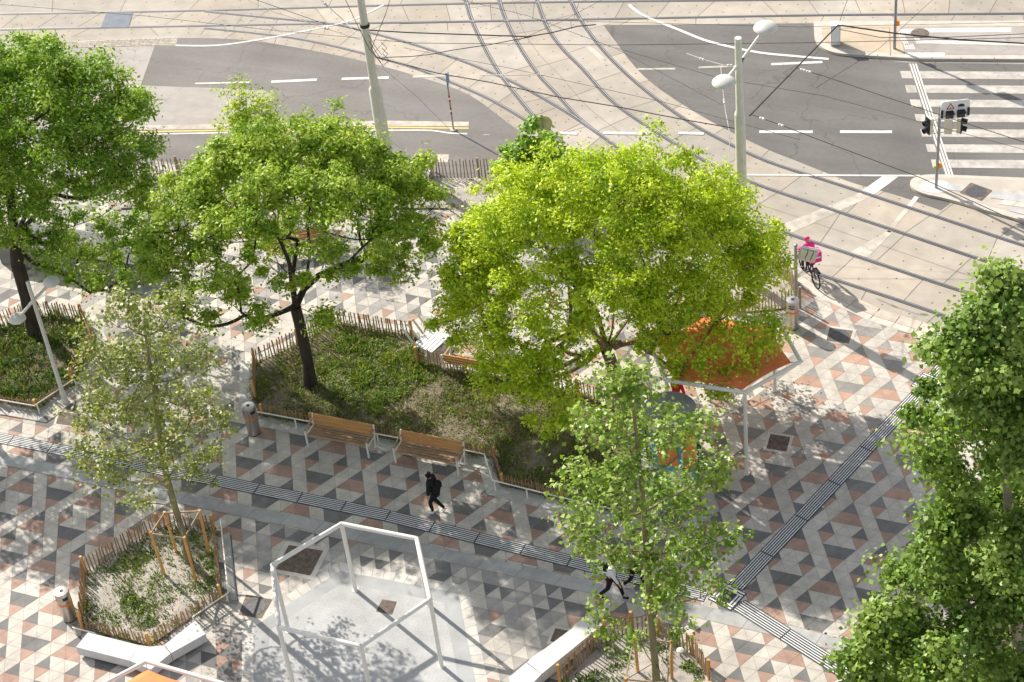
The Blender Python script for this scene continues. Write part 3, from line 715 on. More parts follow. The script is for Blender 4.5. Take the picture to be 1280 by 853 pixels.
# northern bed along the road
P5=px((150,222),(300,222),(540,224),(720,226),(800,240),(860,265),(925,300),(985,352),(1000,385),(930,392),(860,372),(700,300),(600,290),(560,262),(300,262),(150,262))
bed(P5,'soil_bed','sand',z=.06)
herbs(P5,6000,'thin green seedlings on pink-grey sand beside the road',[GR1,GR2,GR6,GR3],hmin=.05,hmax=.25,nclump=300,wid=1.4)
fence(P5[:3],.88,FS+'along the road, glimpsed between the two left trees',m='picket_pale',step=.13)
fence(P5[2:4],.88,FS+'standing against the road in the open gap between the trees',m='picket_pale',step=.13)
fence(P5[5:9],.80,FS+'beside the tram rails next to the signal pole',m='picket_pale')
fence(P5[8:11],.80,FS+'behind the orange canopy',m='picket_pale')
# ------------------------------------------------------------------ street furniture prototypes (built at the origin)
def make_bin():
    t=empty('litter_bin',(0,0,0),'','litter bin','steel litter bins')
    MB().lathe((0,0,0),[(.18,0),(.20,.0),(.20,.06)],28).build('base','black_metal',t,smooth=True)
    b=MB(); b.lathe((0,0,0),[(.215,.05),(.215,.83)],32); b.build('body','brushed_steel',t,smooth=True)
    MB().lathe((0,0,0),[(.2175,.70),(.2185,.705),(.2185,.765),(.2175,.77)],32).build('band','orange_band',t,smooth=True)
    u=MB(); u.lathe((0,0,0),[(.215,.83),(.215,1.14),(.207,1.16),(.12,1.175),(.001,1.18)],32); u.build('lid','brushed_steel',t,smooth=True)
    s=MB(); s.lathe((0,0,0),[(.219,.90),(.219,.955)],10,arc=(-2.9,-1.9)); s.lathe((0,0,0),[(.219,1.0),(.219,1.05)],10,arc=(-2.9,-1.9)); s.lathe((0,0,0),[(.219,.93),(.219,1.05)],8,arc=(-.9,-.1)); s.build('slot','black_metal',t)
    MB().lathe((0,0,0),[(.001,1.184),(.06,1.184),(.06,1.181)],12).build('ash_plate','black_metal',t)
    return t
bin0=make_bin(); bin0.location=at(318,541); bin0['label']='steel bin with orange band at the left corner of the central bed'
copy_thing(bin0,at(88,773),-.1,'steel bin with orange band left of the small hexagonal bed, lower left')
copy_thing(bin0,at(991,409),.9,'sunlit steel bin by the signal pole, right of the orange canopy')
for k,(o_) in enumerate([]): pass
def make_bench():
    t=empty('wooden_bench',(0,0,0),'','bench','wooden benches')
    L=2.15; s=MB()
    for k in range(5): s.box((0,-.22+.112*k,.45),(L-.08,.080,.035))
    s.build('seat','bench_wood',t)
    b=MB()
    for k in range(3):
        z=.56+.13*k; b.beam((-(L-.08)/2,.27+.03*k,z),((L-.08)/2,.27+.03*k,z),.03,.112,up=(0,.2,1))
    b.build('backrest','bench_back',t)
    for sx in(-1,1):
        x=sx*L/2; f=MB(); f.beam((x,-.27,0),(x,-.27,.66),.05,.05); f.build('leg','white_metal',t)
        f=MB(); f.beam((x,.24,0),(x,.36,.86),.05,.045); f.build('leg','white_metal',t)
        f=MB(); f.beam((x,-.30,.665),(x,.33,.69),.05,.035); f.build('armrest','bench_wood',t)
        f=MB(); f.beam((x,-.27,.42),(x,.27,.42),.03,.04); f.build('side_rail','white_metal',t)
    MB().box((0,-.02,.424),(L-.06,.04,.02)).build('frame','white_metal',t)
    return t
bench0=make_bench()
def place_bench(a,b,lab,first=False,flip=False,yo=.02):
    A=Vector(xy(*a));B=Vector(xy(*b)); c=(A+B)/2; rz=math.atan2((B-A).y,(B-A).x)
    if flip: rz+=math.pi
    n=Vector((-math.sin(rz),math.cos(rz))); loc=(c.x+n.x*.27,c.y+n.y*.27,0)
    if first: bench0.location=loc; bench0.rotation_euler.z=rz; bench0['label']=lab; return bench0
    return copy_thing(bench0,loc,rz,lab)
place_bench((385.5,557.5),(461,572.5),'left one of the two shaded wooden benches facing the plaza',first=True)
place_bench((496,579),(572.5,594.5),'wooden bench directly above the walking person in black')
place_bench((632,466),(572,455),'wooden bench behind the back fence of the central bed, seen from behind',flip=False)
place_bench((352,331),(398,322),'wooden bench glimpsed through the branches of the middle tree')
# white slatted lounger
def lounger(loc,rz,lab):
    t=empty('slatted_lounger',(0,0,0),lab,'lounger','white slatted loungers'); s=MB()
    for k in range(6): s.box((-.35+.14*k,0,.36),(.10,1.0,.025))
    s.build('seat','white_paint',t); b=MB()
    for k in range(4): b.beam((-.45,-.42+.28*k,.36),(-.85,-.42+.28*k,.85),.10,.025,up=(0,1,0))
    b.build('backrest','white_paint',t)
    for x in(-.35,.35):
        for y in(-.42,.42): MB().box((x,y,.17),(.05,.05,.34)).build('leg','white_metal',t)
    t.location=loc; t.rotation_euler.z=rz; return t
lounger(at(541,436),-.25,'white slatted lounger behind the back fence of the central bed')
lounger(at(528,222)+Vector((0,0,.08)),.2,'white slatted lounger half hidden by the middle tree near the road')
# white concrete benches
def conc_bench(cl,w,z0,z1,lab,parts):
    t=empty('concrete_bench',(cl[0][0],cl[0][1],0),lab,'bench')
    for P in parts:
        P=[tuple(p) for p in P]; MB().prism(P,z0,z1).build('slab','white_concrete',t,bevel=.012)
        MB().prism(inset(P,.10),.0,z0).build('plinth','kerb_grey',t)
    return t
zt=.42
B0=[xy(110,790.7,zt),xy(95,809,zt)]; B1=[xy(174,806.8,zt),xy(162,826,zt)]; B2=[xy(187,808.5,zt),xy(188.5,837,zt)]; B3=[xy(204.5,807,zt),xy(213,817,zt)]; B4=[xy(244,776,zt),xy(257,792.5,zt)]
conc_bench([B0[0]],.5,.10,zt,'angled white concrete bench wrapping the front of the small left bed',[[B0[0],B1[0],B1[1],B0[1]],[lerp(B1[0],B2[0],.02),B2[0],B3[0],B3[1],B2[1],lerp(B1[1],B2[1],.02)],[lerp(B3[0],B4[0],.02),B4[0],B4[1],lerp(B3[1],B4[1],.02)]])
zt=.45
D0=[xy(737,769,zt),xy(753,781,zt)]; D1=[xy(658.5,828,zt),xy(677,842.5,zt)]; D2=[xy(636.5,846.5,zt),xy(667,853,zt)]; D3=[xy(640,905,zt),xy(672,893,zt)]
conc_bench([D0[0]],.5,.08,zt,'long straight white concrete bench at the bottom beside the right bed',[[D0[0],D0[1],D1[1],D1[0]],[lerp(D1[0],D2[0],.03),lerp(D1[1],D2[1],.03),D2[1],D3[1],D3[0],D2[0]]])
# ------------------------------------------------------------------ pergolas
def hexframe(cor,h,r,lab,legs,canopy=None):
    c=sum((Vector(p) for p in cor),Vector((0,0)))/len(cor)
    t=empty('pergola_frame',(c.x,c.y,0),lab,'pergola','hexagonal white frames')
    n=len(cor)
    for i in range(n):
        a=Vector((*cor[i],h)); b=Vector((*cor[(i+1)%n],h)); d=(b-a).normalized()
        MB().tube([a-d*r*.3,b+d*r*.3],r,14).build('top_rail','white_metal',t,smooth=True)
    for i in legs:
        p=cor[i] if isinstance(i,int) else i
        MB().tube([(p[0],p[1],0),(p[0],p[1],h-r*.5)],r*.92,14).build('leg','white_metal',t,smooth=True)
        MB().lathe((p[0],p[1],.004),[(r*1.5,.015),(r*1.5,.022),(r*.9,.026)],14).build('foot_plate','white_metal',t)
    if canopy:
        k,zc,sag=canopy; K=[c+(Vector(p)-c)*k for p in cor]; cm=MB(); m_=9
        top=Vector((c.x,c.y,zc+sag)); ring=[]
        def pt(i,u,v): # u edge 0..1, v 0 centre..1 rim
            a=K[i];b=K[(i+1)%n]; e=a.lerp(b,u); e=e+(c-e)*(.045*4*u*(1-u)); p=c.lerp(e,v); return (p.x,p.y,zc+sag*(1-v)**1.5)
        for i in range(n):
            for a in range(m_):
                for b in range(m_):
                    cm.poly([pt(i,a/m_,b/m_),pt(i,a/m_,(b+1)/m_),pt(i,(a+1)/m_,(b+1)/m_),pt(i,(a+1)/m_,b/m_)])
        o=cm.build('canopy','canvas_orange',t,smooth=True); bm_=bmesh.new(); bm_.from_mesh(o.data); bmesh.ops.remove_doubles(bm_,verts=bm_.verts[:],dist=.002); bm_.to_mesh(o.data); bm_.free(); s=o.modifiers.new('thick','SOLIDIFY'); s.thickness=.008
        for i in range(n):
            MB().tube([(K[i].x,K[i].y,zc),(cor[i][0],cor[i][1],h)],.008,5).build('cable','wire_pale',t)
            MB().box((K[i].x,K[i].y,zc),(.07,.07,.012)).build('corner_plate','white_metal',t)
    return t
h1=2.75; H1=[xy(427,655,h1),xy(521,673.5,h1),xy(537.5,749.5,h1),xy(451,808,h1),xy(348.5,784.5,h1),xy(340.5,706.5,h1)]
hexframe(H1,h1,.068,'open white hexagonal steel frame on six legs over the pale cobbles',range(6))
h2=3.3; c0=Vector(xy(931,491,h2)); c1=Vector(xy(1001,452,h2)); c2=Vector(xy(972,400,h2)); e=(c1-c0).length
def fill(c0,c1,c2):
    """complete a hexagon from three consecutive corners"""
    ctr=c0+(c2-c1); return [c0,c1,c2,ctr*2-c0,ctr*2-c1,ctr*2-c2]
H2=[tuple(p) for p in fill(c0,c1,c2)]
pf=hexframe(H2,h2,.062,'hexagonal white frame carrying an orange canopy under the lime tree',[0,xy(968.7,488.7),3,4,5],canopy=(.88,3.2,.10))
h3=2.75; c0=Vector(xy(183,827,h3)); ux=Vector((1,-.0)); e=2.4
cor=[]; ctr=c0+Vector((0.0,-2.4)).xy
a0=Vector(xy(283,856,h3)); b0=Vector(xy(128,856,h3)); d1=(a0-c0).normalized()*e; d2=(b0-c0).normalized()*e; ctr=c0+d1+d2
H3=[tuple(p) for p in (c0,c0+d1,c0+d1*2+d2,ctr*2-c0,c0+d1+d2*2,c0+d2)]
hexframe(H3,h3,.062,'hexagonal white frame with orange canopy cut off by the bottom edge at the lower left',[1,2,3,4,5],canopy=(.91,2.66,.10))
# ------------------------------------------------------------------ street lamps
def dish(parent,p,r,m='lamp_paint'):
    o=MB(); o.lathe(p,[(r,-.02),(r*.98,.03),(r*.82,.10),(r*.5,.17),(.03,.20),(.001,.20)],28); o.lathe(p,[(r*.99,-.018),(r*.6,-.045),(.001,-.05)],28); return o.build('lamp_dish',m,parent,smooth=True)
def lamp(base,H,r0,coll,d_left,d_right,rd,lab,arm_z,m='lamp_paint'):
    b=Vector(base); t=empty('street_lamp',b,lab,'street lamp','two-armed street lamps')
    MB().tube([b,b+Vector((0,0,coll))],[r0*1.35,r0*1.35],12).build('base_tube',m,t,smooth=True)
    MB().tube([b+Vector((0,0,coll)),b+Vector((0,0,coll+.12)),b+Vector((0,0,H))],[r0*1.35,r0,r0*.85],12).build('pole',m,t,smooth=True)
    a=MB(); a.tube([Vector(d_left),b+Vector((0,0,arm_z)),Vector(d_right)],.05,8); a.build('arm',m,t,smooth=True)
    dish(t,Vector(d_left),rd,m); dish(t,Vector(d_right),rd,m); return t
bl=at(82,503); lamp(bl,5.1,.075,.0+.4,at_plane(22,399,bl,-.3),at_plane(64,353,bl,.3),.27,'slanting-armed white lamp with two dishes in front of the far left bed',4.35)
br=at(930,355); lamp(br,9.7,.13,6.9,at_plane(905,103,br,-.5),at_plane(957,35,br,.5),.38,'tall white lamp mast with two dishes rising behind the lime green tree',8.75)
pg=empty('pigeon',at_plane(924,80,br,.05),'grey pigeon sitting on the arm of the tall lamp','bird')
b_=MB(); P0=Vector(pg.location); 
b_.tube([P0+Vector((-.16,0,-.02)),P0+Vector((-.08,0,.04)),P0+Vector((0,0,.07)),P0+Vector((.08,0,.09)),P0+Vector((.11,0,.14)),P0+Vector((.13,0,.20)),P0+Vector((.16,0,.215)),P0+Vector((.19,0,.21))],[.012,.05,.068,.055,.035,.038,.025,.004],10)
b_.build('body','pigeon_grey',pg,smooth=True)
bpole=at(484,205); t=empty('tram_wire_mast',bpole,'thick white tapered mast rising off the top of the picture above the middle tree','mast')
bz=Vector(bpole)
MB().tube([bz,bz+Vector((0,0,3.35)),bz+Vector((0,0,3.5))],[.27,.235,.17],16).build('base_sleeve','lamp_paint',t,smooth=True)
MB().tube([bz+Vector((0,0,3.45)),bz+Vector((0,0,10.5))],[.165,.12],16).build('pole','lamp_paint',t,smooth=True)
MB().tube([bz+Vector((0,0,6.0)),bz+Vector((0,0,6.12))],[.18,.18],16).build('clamp_band','black_metal',t)
for k in range(3):
    g=MB(); z=4.6+.25*k; g.tube([bz+Vector((.15,-.08,z+.6)),bz+Vector((.33,-.1,z+.2)),bz+Vector((.55,-.1,z-.15)),bz+Vector((.75,0,z+.1)),bz+Vector((.5,.1,z+.25))],.012,5); g.build('loose_cable','wire',t)
# ------------------------------------------------------------------ signs and signals
p0=at(567,163); t=empty('traffic_sign',p0,'thin sign post with red and white rings and narrow blue sign on the road divider','traffic sign')
v=Vector(p0); MB().tube([v,v+Vector((0,0,2.6))],.03,10).build('post','galv',t)
MB().lathe(v,[(.13,0.004),(.12,.05),(.04,.07)],14).build('foot','kerb',t)
for z,m in ((1.35,'red_paint'),(1.45,'white_paint'),(1.55,'red_paint'),(.80,'red_paint'),(.90,'white_paint'),(1.0,'red_paint')): MB().tube([v+Vector((0,0,z-.05)),v+Vector((0,0,z+.05))],.036,10).build('ring',m,t)
MB().box(v+Vector((.06,-.02,2.35)),(.02,.42,.42),rz=.25).build('sign_panel','blue_paint',t)
p0=at(687,236); v=Vector(p0); t=empty('round_traffic_sign',p0,'pair of round signs seen from their tan backs above the small dark green tree','traffic sign')
MB().tube([v,v+Vector((0,0,3.15))],.032,10).build('post','galv',t)
ax=Vector((-VH[0],-VH[1],.0)); 
MB().lathe(v-ax*.045+Vector((0,0,2.82)),[(.001,0),(.33,0),(.335,.012),(.001,.014)],30,axis=ax).build('sign_plate','sign_back',t)
MB().lathe(v-ax*.045+Vector((0,0,2.28)),[(.001,0),(.24,0),(.245,.012),(.001,.014)],30,axis=ax).build('sign_plate','sign_back',t)
# signal on the corner island
p0=at(1170,235,.1); v=Vector(p0); t=empty('traffic_signal',p0,'signal pole on the corner island with white board showing red triangle and tram symbol','traffic light')
MB().tube([v,v+Vector((0,0,3.45))],[.055,.05],12).build('pole','galv',t,smooth=True)
fx=Vector((-VH[0],-VH[1],0)).normalized(); sx=Vector((-fx.y,fx.x,0))   # towards camera, and picture-right
up=Vector((0,0,1)); q=v+sx*.50+fx*.10+up*3.32
bd=MB(); W_,Hh=.50,.36; pts=[]
for (cx,cz,a0) in ((W_-.12,Hh-.12,0),(-W_+.12,Hh-.12,1),(-W_+.10,-Hh+.10,2),(W_-.10,-Hh+.10,3)):
    for k in range(5):
        a=(a0+k/4)*math.pi/2; pts.append((cx+.12*math.cos(a),cz+.12*math.sin(a)))
F=[q+sx*a+up*b+fx*.012 for a,b in pts]; Bk=[q+sx*a+up*b-fx*.012 for a,b in pts]
bd.poly(F); bd.poly(Bk[::-1]); n=len(F)
for k in range(n): bd.poly([F[k],Bk[k],Bk[(k+1)%n],F[(k+1)%n]])
bd.build('sign_board','white_paint',t)
def tri(c,r,off,m,name,par): 
    b=MB(); b.poly([c+sx*(r*math.cos(a))+up*(r*math.sin(a))+fx*off for a in (math.pi/2,math.pi/2+2.094,math.pi/2+4.189)][::1]); return b.build(name,m,par)
cT=q+sx*-.17+up*.12
tri(cT,.17,.016,'red_paint','warning_triangle',t); tri(cT,.105,.019,'white_paint','triangle_field',t)
b=MB(); b.box(cT+fx*.022+up*.005,(.012,.004,.06),axes=(sx,fx,up)); b.box(cT+fx*.022-up*.04,(.014,.004,.014),axes=(sx,fx,up)); b.build('exclamation_mark','black_metal',t)
b=MB(); cS=q+sx*.2+up*.14; b.box(cS+fx*.016,(.22,.004,.07),axes=(sx,fx,up)); b.box(cS+fx*.016+up*.05,(.14,.004,.03),axes=(sx,fx,up)); b.beam(cS+fx*.016-sx*.13-up*.055,cS+fx*.016+sx*.13-up*.055,.004,.015); b.build('tram_symbol','black_metal',t)
for s in (-.20,.20):
    b=MB(); c=q+sx*s-up*.16+fx*.05
    b.box(c,(.26,.12,.26),axes=(sx,fx,up)); b.build('warning_light','signal_black',t)
    MB().lathe(c+fx*.062,[(.001,0),(.09,0),(.10,.01)],20,axis=fx).build('lens','lens_dark',t)
    MB().box(c+fx*.13+up*.12,(.26,.20,.015),axes=(sx,fx,up)).build('visor','signal_black',t)
for s in(-.46,.46): MB().box(q+sx*s-up*.13+fx*.03,(.08,.06,.3),axes=(sx,fx,up)).build('side_visor','signal_black',t)
def head(c,w,h,rot,par,nl,lab=None):
    ca,sa=math.cos(rot),math.sin(rot); f=fx*ca+sx*sa; s=sx*ca-fx*sa
    MB().box(c,(w,.14,h),axes=(s,f,up)).build('signal_housing','signal_beige',par,bevel=.02)
    MB().box(c+f*.085,(w+.02,.03,h+.02),axes=(s,f,up)).build('signal_face','signal_black',par)
    for k in range(nl):
        z=h/2-(k+.5)*h/nl; 
        MB().lathe(c+f*.10+up*z,[(w*.36,-.01),(w*.38,.16),(w*.34,.16),(w*.33,0),(.001,.0)],14,axis=f-up*.15).build('visor','signal_black',par)
head(v+sx*.32+up*2.60,.26,.62,2.9,t,2)
head(v+sx*.72+up*2.60-fx*.02,.26,.62,1.1,t,2)
head(v-sx*.34+up*2.72,.26,.62,-1.2,t,2)
for z in(2.35,2.9): MB().tube([v-sx*.36+up*z,v+sx*.75+up*z],.016,6).build('bracket','galv',t)
MB().box(v+up*.98+sx*.09+fx*.03,(.12,.12,.14),axes=(sx,fx,up)).build('push_button','orange_plastic',t,bevel=.01)
MB().box(v+up*.93-sx*.08,(.09,.09,.09),axes=(sx,fx,up)).build('push_button','green_plastic',t,bevel=.01)
# signal pole seen from behind beside the rider
p0=at(995,397); v=Vector(p0); t=empty('traffic_signal',p0,'grey signal pole beside the pink rider, white board with three beige housings seen from behind','traffic light')
MB().tube([v,v+up*3.0],[.06,.055],12).build('pole','galv',t,smooth=True)
MB().lathe(v+up*3.0,[(.06,0),(.05,.04),(.001,.06)],12).build('cap','galv',t)
q=v+sx*.40+up*2.55; nx=(sx*.93-up*.36).normalized(); MB().box(q-fx*.05,(.62,.02,.56),axes=(nx,fx,nx.cross(fx).normalized())).build('sign_board','white_paint',t)
for k in range(3): MB().box(q+nx*(-.19+.19*k)+up*.03+fx*.06,(.15,.14,.36),axes=(nx,fx,nx.cross(fx).normalized())).build('signal_housing','signal_beige',t,bevel=.03)
MB().tube([q-nx*.31+up*.28+fx*.02,q+nx*.31+up*.26+fx*.02],.02,6).build('bracket','white_metal',t)
p0=at(1118,61,.1); v=Vector(p0); t=empty('traffic_signal',p0,'grey signal pole on the upper traffic island leaving the picture at the top','traffic light')
MB().tube([v,v+up*4.3],[.06,.05],12).build('pole','galv',t,smooth=True)
MB().box(v+up*1.15+sx*.09,(.13,.13,.2),axes=(sx,fx,up)).build('push_button','orange_plastic',t,bevel=.01)
MB().box(v+up*3.9+sx*.2,(.3,.2,.9),axes=(sx,fx,up)).build('signal_housing','signal_beige',t,bevel=.02)
MB().box(v+up*3.0-sx*.16,(.24,.2,.6),axes=(sx,fx,up)).build('signal_housing','signal_beige',t,bevel=.02)
p0=at(1044,55,.1); v=Vector(p0); t=empty('utility_cabinet',p0,'small white cabinet on the upper traffic island','cabinet')
MB().box(v+up*.46,(.38,.34,.86),rz=.3).build('body','white_concrete',t,bevel=.015); MB().box(v+up*.91,(.42,.38,.04),rz=.3).build('lid','white_paint',t); MB().box(v+up*.02,(.34,.30,.04),rz=.3).build('base','black_metal',t)
MB().box(v+up*.5+Vector((math.sin(.3),-math.cos(.3),0))*.172,(.32,.006,.72),rz=.3).build('door','white_paint',t)
# advertising column
p0=at(843,614); v=Vector(p0); t=empty('advertising_column',p0,'round grey-topped advertising column with colourful posters behind the right young tree','advertising column')
rc=.74; MB().lathe(v,[(rc*1.04,0),(rc*1.04,.25),(rc,.27)],40).build('plinth','concrete_grey',t,smooth=True)
MB().lathe(v,[(rc,.26),(rc,3.2)],48).build('drum','poster_paper',t,smooth=True)
MB().lathe(v,[(rc,3.2),(rc*1.06,3.22),(rc*1.06,3.34),(rc*.9,3.42),(rc*.5,3.50),(.001,3.52)],48).build('roof','concrete_grey',t,smooth=True)
av=math.atan2(-VH[1],-VH[0])
def post(a0,a1,z0,z1,m,dr=.006): 
    k0=av+a0; MB().lathe(v,[(rc+dr,z0),(rc+dr,z1)],16,arc=(k0-math.pi*0,k0+(a1-a0))).build('poster',m,t,smooth=True)
for a0,a1,z0,z1,m,dr in ((-1.0,.25,1.55,2.9,'poster_blue',.004),(-.7,.1,1.75,2.7,'poster_orange',.008),(.35,1.2,1.4,2.9,'poster_orange',.006),(-1.1,-.2,.45,1.45,'poster_green',.005),(-.1,.6,.5,1.35,'white_paint',.005),(.3,.5,.5,1.2,'poster_violet',.008),(.75,1.2,.4,1.3,'poster_blue',.005),(-.4,-.3,.5,1.4,'poster_violet',.009)): post(a0,a1,z0,z1,m,dr)
w_=MB(); 
for k in (0,1): 
    a=av+1.45-2.9*k; w_.box(v+Vector((math.cos(a)*(rc+.015),math.sin(a)*(rc+.015),1.75)),(.05,.10,2.95),rz=a)
w_.build('frame_strip','black_metal',t)
# grey service block under the left tree
A=Vector(xy(2,330)); B=Vector(xy(112,347)); d=(B-A).normalized(); nn=Vector((-d.y,d.x)); L=(B-A).length*1.55
t=empty('service_block',(A.x,A.y,0),'long low grey block with an overhanging lid in deep shade under the far left tree','service block')
def rect(a,l,w,o=0): return [tuple(a-d*o-nn*o),tuple(a+d*(l+o)-nn*o),tuple(a+d*(l+o)+nn*(w+o)),tuple(a-d*o+nn*(w+o))]
MB().prism(rect(A,L,1.3),0,.78).build('body','concrete_grey',t); MB().prism(rect(A,L,1.3,-.06),.78,.84).build('recess','black_metal',t); MB().prism(rect(A,L,1.3,.05),.84,.97,base=True).build('lid','dark_panel',t)  # recess coloured black to stand for the shadow line under the lid
# small dome lamps in beds
for (a,b,lab) in ((851,824,'small silver dome light in the bottom right bed'),(210,480,'small white dome light on the paving behind the sparse left tree')):
    v=at(a,b); t=empty('bollard_light',v,lab,'bollard light'); MB().tube([v,v+up*.35],.03,8).build('stem','galv',t); MB().lathe(v+up*.35,[(.11,0),(.10,.03),(.05,.06),(.001,.065)],18).build('cap','lamp_paint',t,smooth=True)
# ------------------------------------------------------------------ overhead wires (about 5.5-8 m above the street)
def wire(pts,r,lab,m='wire',sag=.0,name='overhead_wire',ins=None):
    P=[at(*p) for p in pts]; out=[]
    for a,b in zip(P,P[1:]):
        for k in range(8): u=k/8; q=a.lerp(b,u); q.z-=sag*4*u*(1-u); out.append(q)
    out.append(P[-1]); t=empty(name,out[0],lab,'overhead wire','overhead tram wires')
    MB().tube(out,r,6).build('cable',m,t)
    if ins:
        for u in ins:
            k=u*(len(out)-1); i=min(int(k),len(out)-2); q=out[i].lerp(out[i+1],k-i); dd_=(out[i+1]-out[i]).normalized()
            MB().tube([q-dd_*.12,q-dd_*.06,q,q+dd_*.06,q+dd_*.12],[.015,.05,.03,.05,.015],8).build('insulator','insulator',t)
    return t
wire([(462,38,6.1),(512,41,6),(660,46,5.8)],.022,'thick black wire running right from the white mast near the top')
wire([(660,46,5.8),(690,41,5.8),(722,33,5.8),(745,31,5.8)],.02,'twisted black wire end above the curved rails, rising to the right')
wire([(470,50,6),(520,54,6),(768,56.5,6),(1024,53.5,6),(1290,47,6)],.010,'thin straight wire crossing the whole upper right street')
wire([(478,72,5.5),(512,71,5.5),(540,68,5.5),(565,63,5.5),(612,56,5.6),(665,46,5.8)],.014,'wavy thin wire between the mast and the curved rails')
wire([(472,72,5.6),(548,92,5.6),(612,103,5.6),(700,122,5.6),(768,133,5.6),(856,150,5.6),(926,162,5.6)],.017,'long black wire sloping down from the mast to the tall lamp',sag=.0)
wire([(937,145,6.8),(1047,32,6.8)],.026,'thick black wire rising steeply right from the tall lamp')
wire([(1047,32,6.8),(1055,32.5,6.8),(1120,42,6.8),(1200,50,6.8),(1290,55,6.8)],.026,'thick black wire crossing above the traffic island at the upper right')
wire([(1050,37,6.0),(1100,47,6),(1180,47,6),(1290,42,6)],.012,'thin wire above the traffic island sloping slightly up to the right')
wire([(938,143,5.8),(980,158,5.8),(1024,175,5.8),(1150,222,5.8),(1290,286,5.8)],.013,'thin wire with insulators falling from the tall lamp past the corner island',ins=(.09,.23))
wire([(995,85,6),(1032,96,6),(1100,119,6),(1200,152,6),(1290,181,6)],.012,'thin wire with insulators running over the zebra crossing',ins=(.06,.11))
wire([(858,67,6.2),(880,75,6.2),(905,82,6.2),(914,82,6.2)],.018,'short rusty chain wire left of the tall lamp',m='wire_pale',ins=(.3,.95))
wire([(901,84,6.2),(903,108,6),(907,140,5.6),(912,166,5.4),(912,215,4.6)],.012,'pale vertical chain hanging from the lower lamp dish',m='wire_pale',ins=(.4,))
wire([(402,1,7.2),(430,26,6.6),(454,51,6.2)],.020,'white stay wire running down to the mast from the upper left',m='white_paint',ins=(.1,))
wire([(310,0,7),(345,16,6.8),(403,34,6.5),(450,50,6.2)],.012,'thin pale stay wire far left of the mast',m='wire_pale',ins=(.7,))
wire([(431,-2,7.5),(446,30,7),(462,62,6),(476,78,5.6)],.012,'thin dark wire curving down past the left of the mast')
wire([(488,-2,7.2),(482,18,7),(472,42,6.4),(464,62,6)],.012,'thin dark wire joining the mast from the upper right')
wire([(1060,-2,6.8),(1054,14,6.8),(1048,32,6.8)],.010,'short thin wire going up out of the picture above the white cabinet')
wire([(320,0,7.5),(400,28,7.0),(452,38,6.5)],.010,'faint thin wire above the stay wires left of the mast')
for pts,lab in (([(505,60,6),(640,86,6),(830,128,6),(1000,175,6)],'very thin wire slanting down across the curved rails to the right'),
 ([(770,60,6),(900,98,6),(1030,120,6),(1290,190,6)],'very thin wire crossing the dark asphalt under the lamp dishes'),
 ([(478,85,5.6),(520,120,5.6),(560,160,5.6)],'short thin wire dropping right of the mast foot'),
 ([(560,-4,6.5),(660,20,6.4),(768,60,6.2),(900,130,6.2)],'thin wire running diagonally over the upper curved rails'),
 ([(640,54,6),(700,28,6.2),(760,-4,6.4)],'thin wire rising right over the rail crossings'),
 ([(-10,5,7),(180,20,7),(330,37,6.8),(452,48,6.4)],'thin wire along the top left above the straight rails'),
 ([(1020,110,6.2),(1100,60,6.4),(1170,-4,6.6)],'thin wire crossing the traffic island diagonally'),
 ([(500,30,6.3),(700,26,6.3),(1000,34,6.3),(1290,28,6.3)],'faint level wire just above the long straight one')):
    wire(pts,.007,lab)
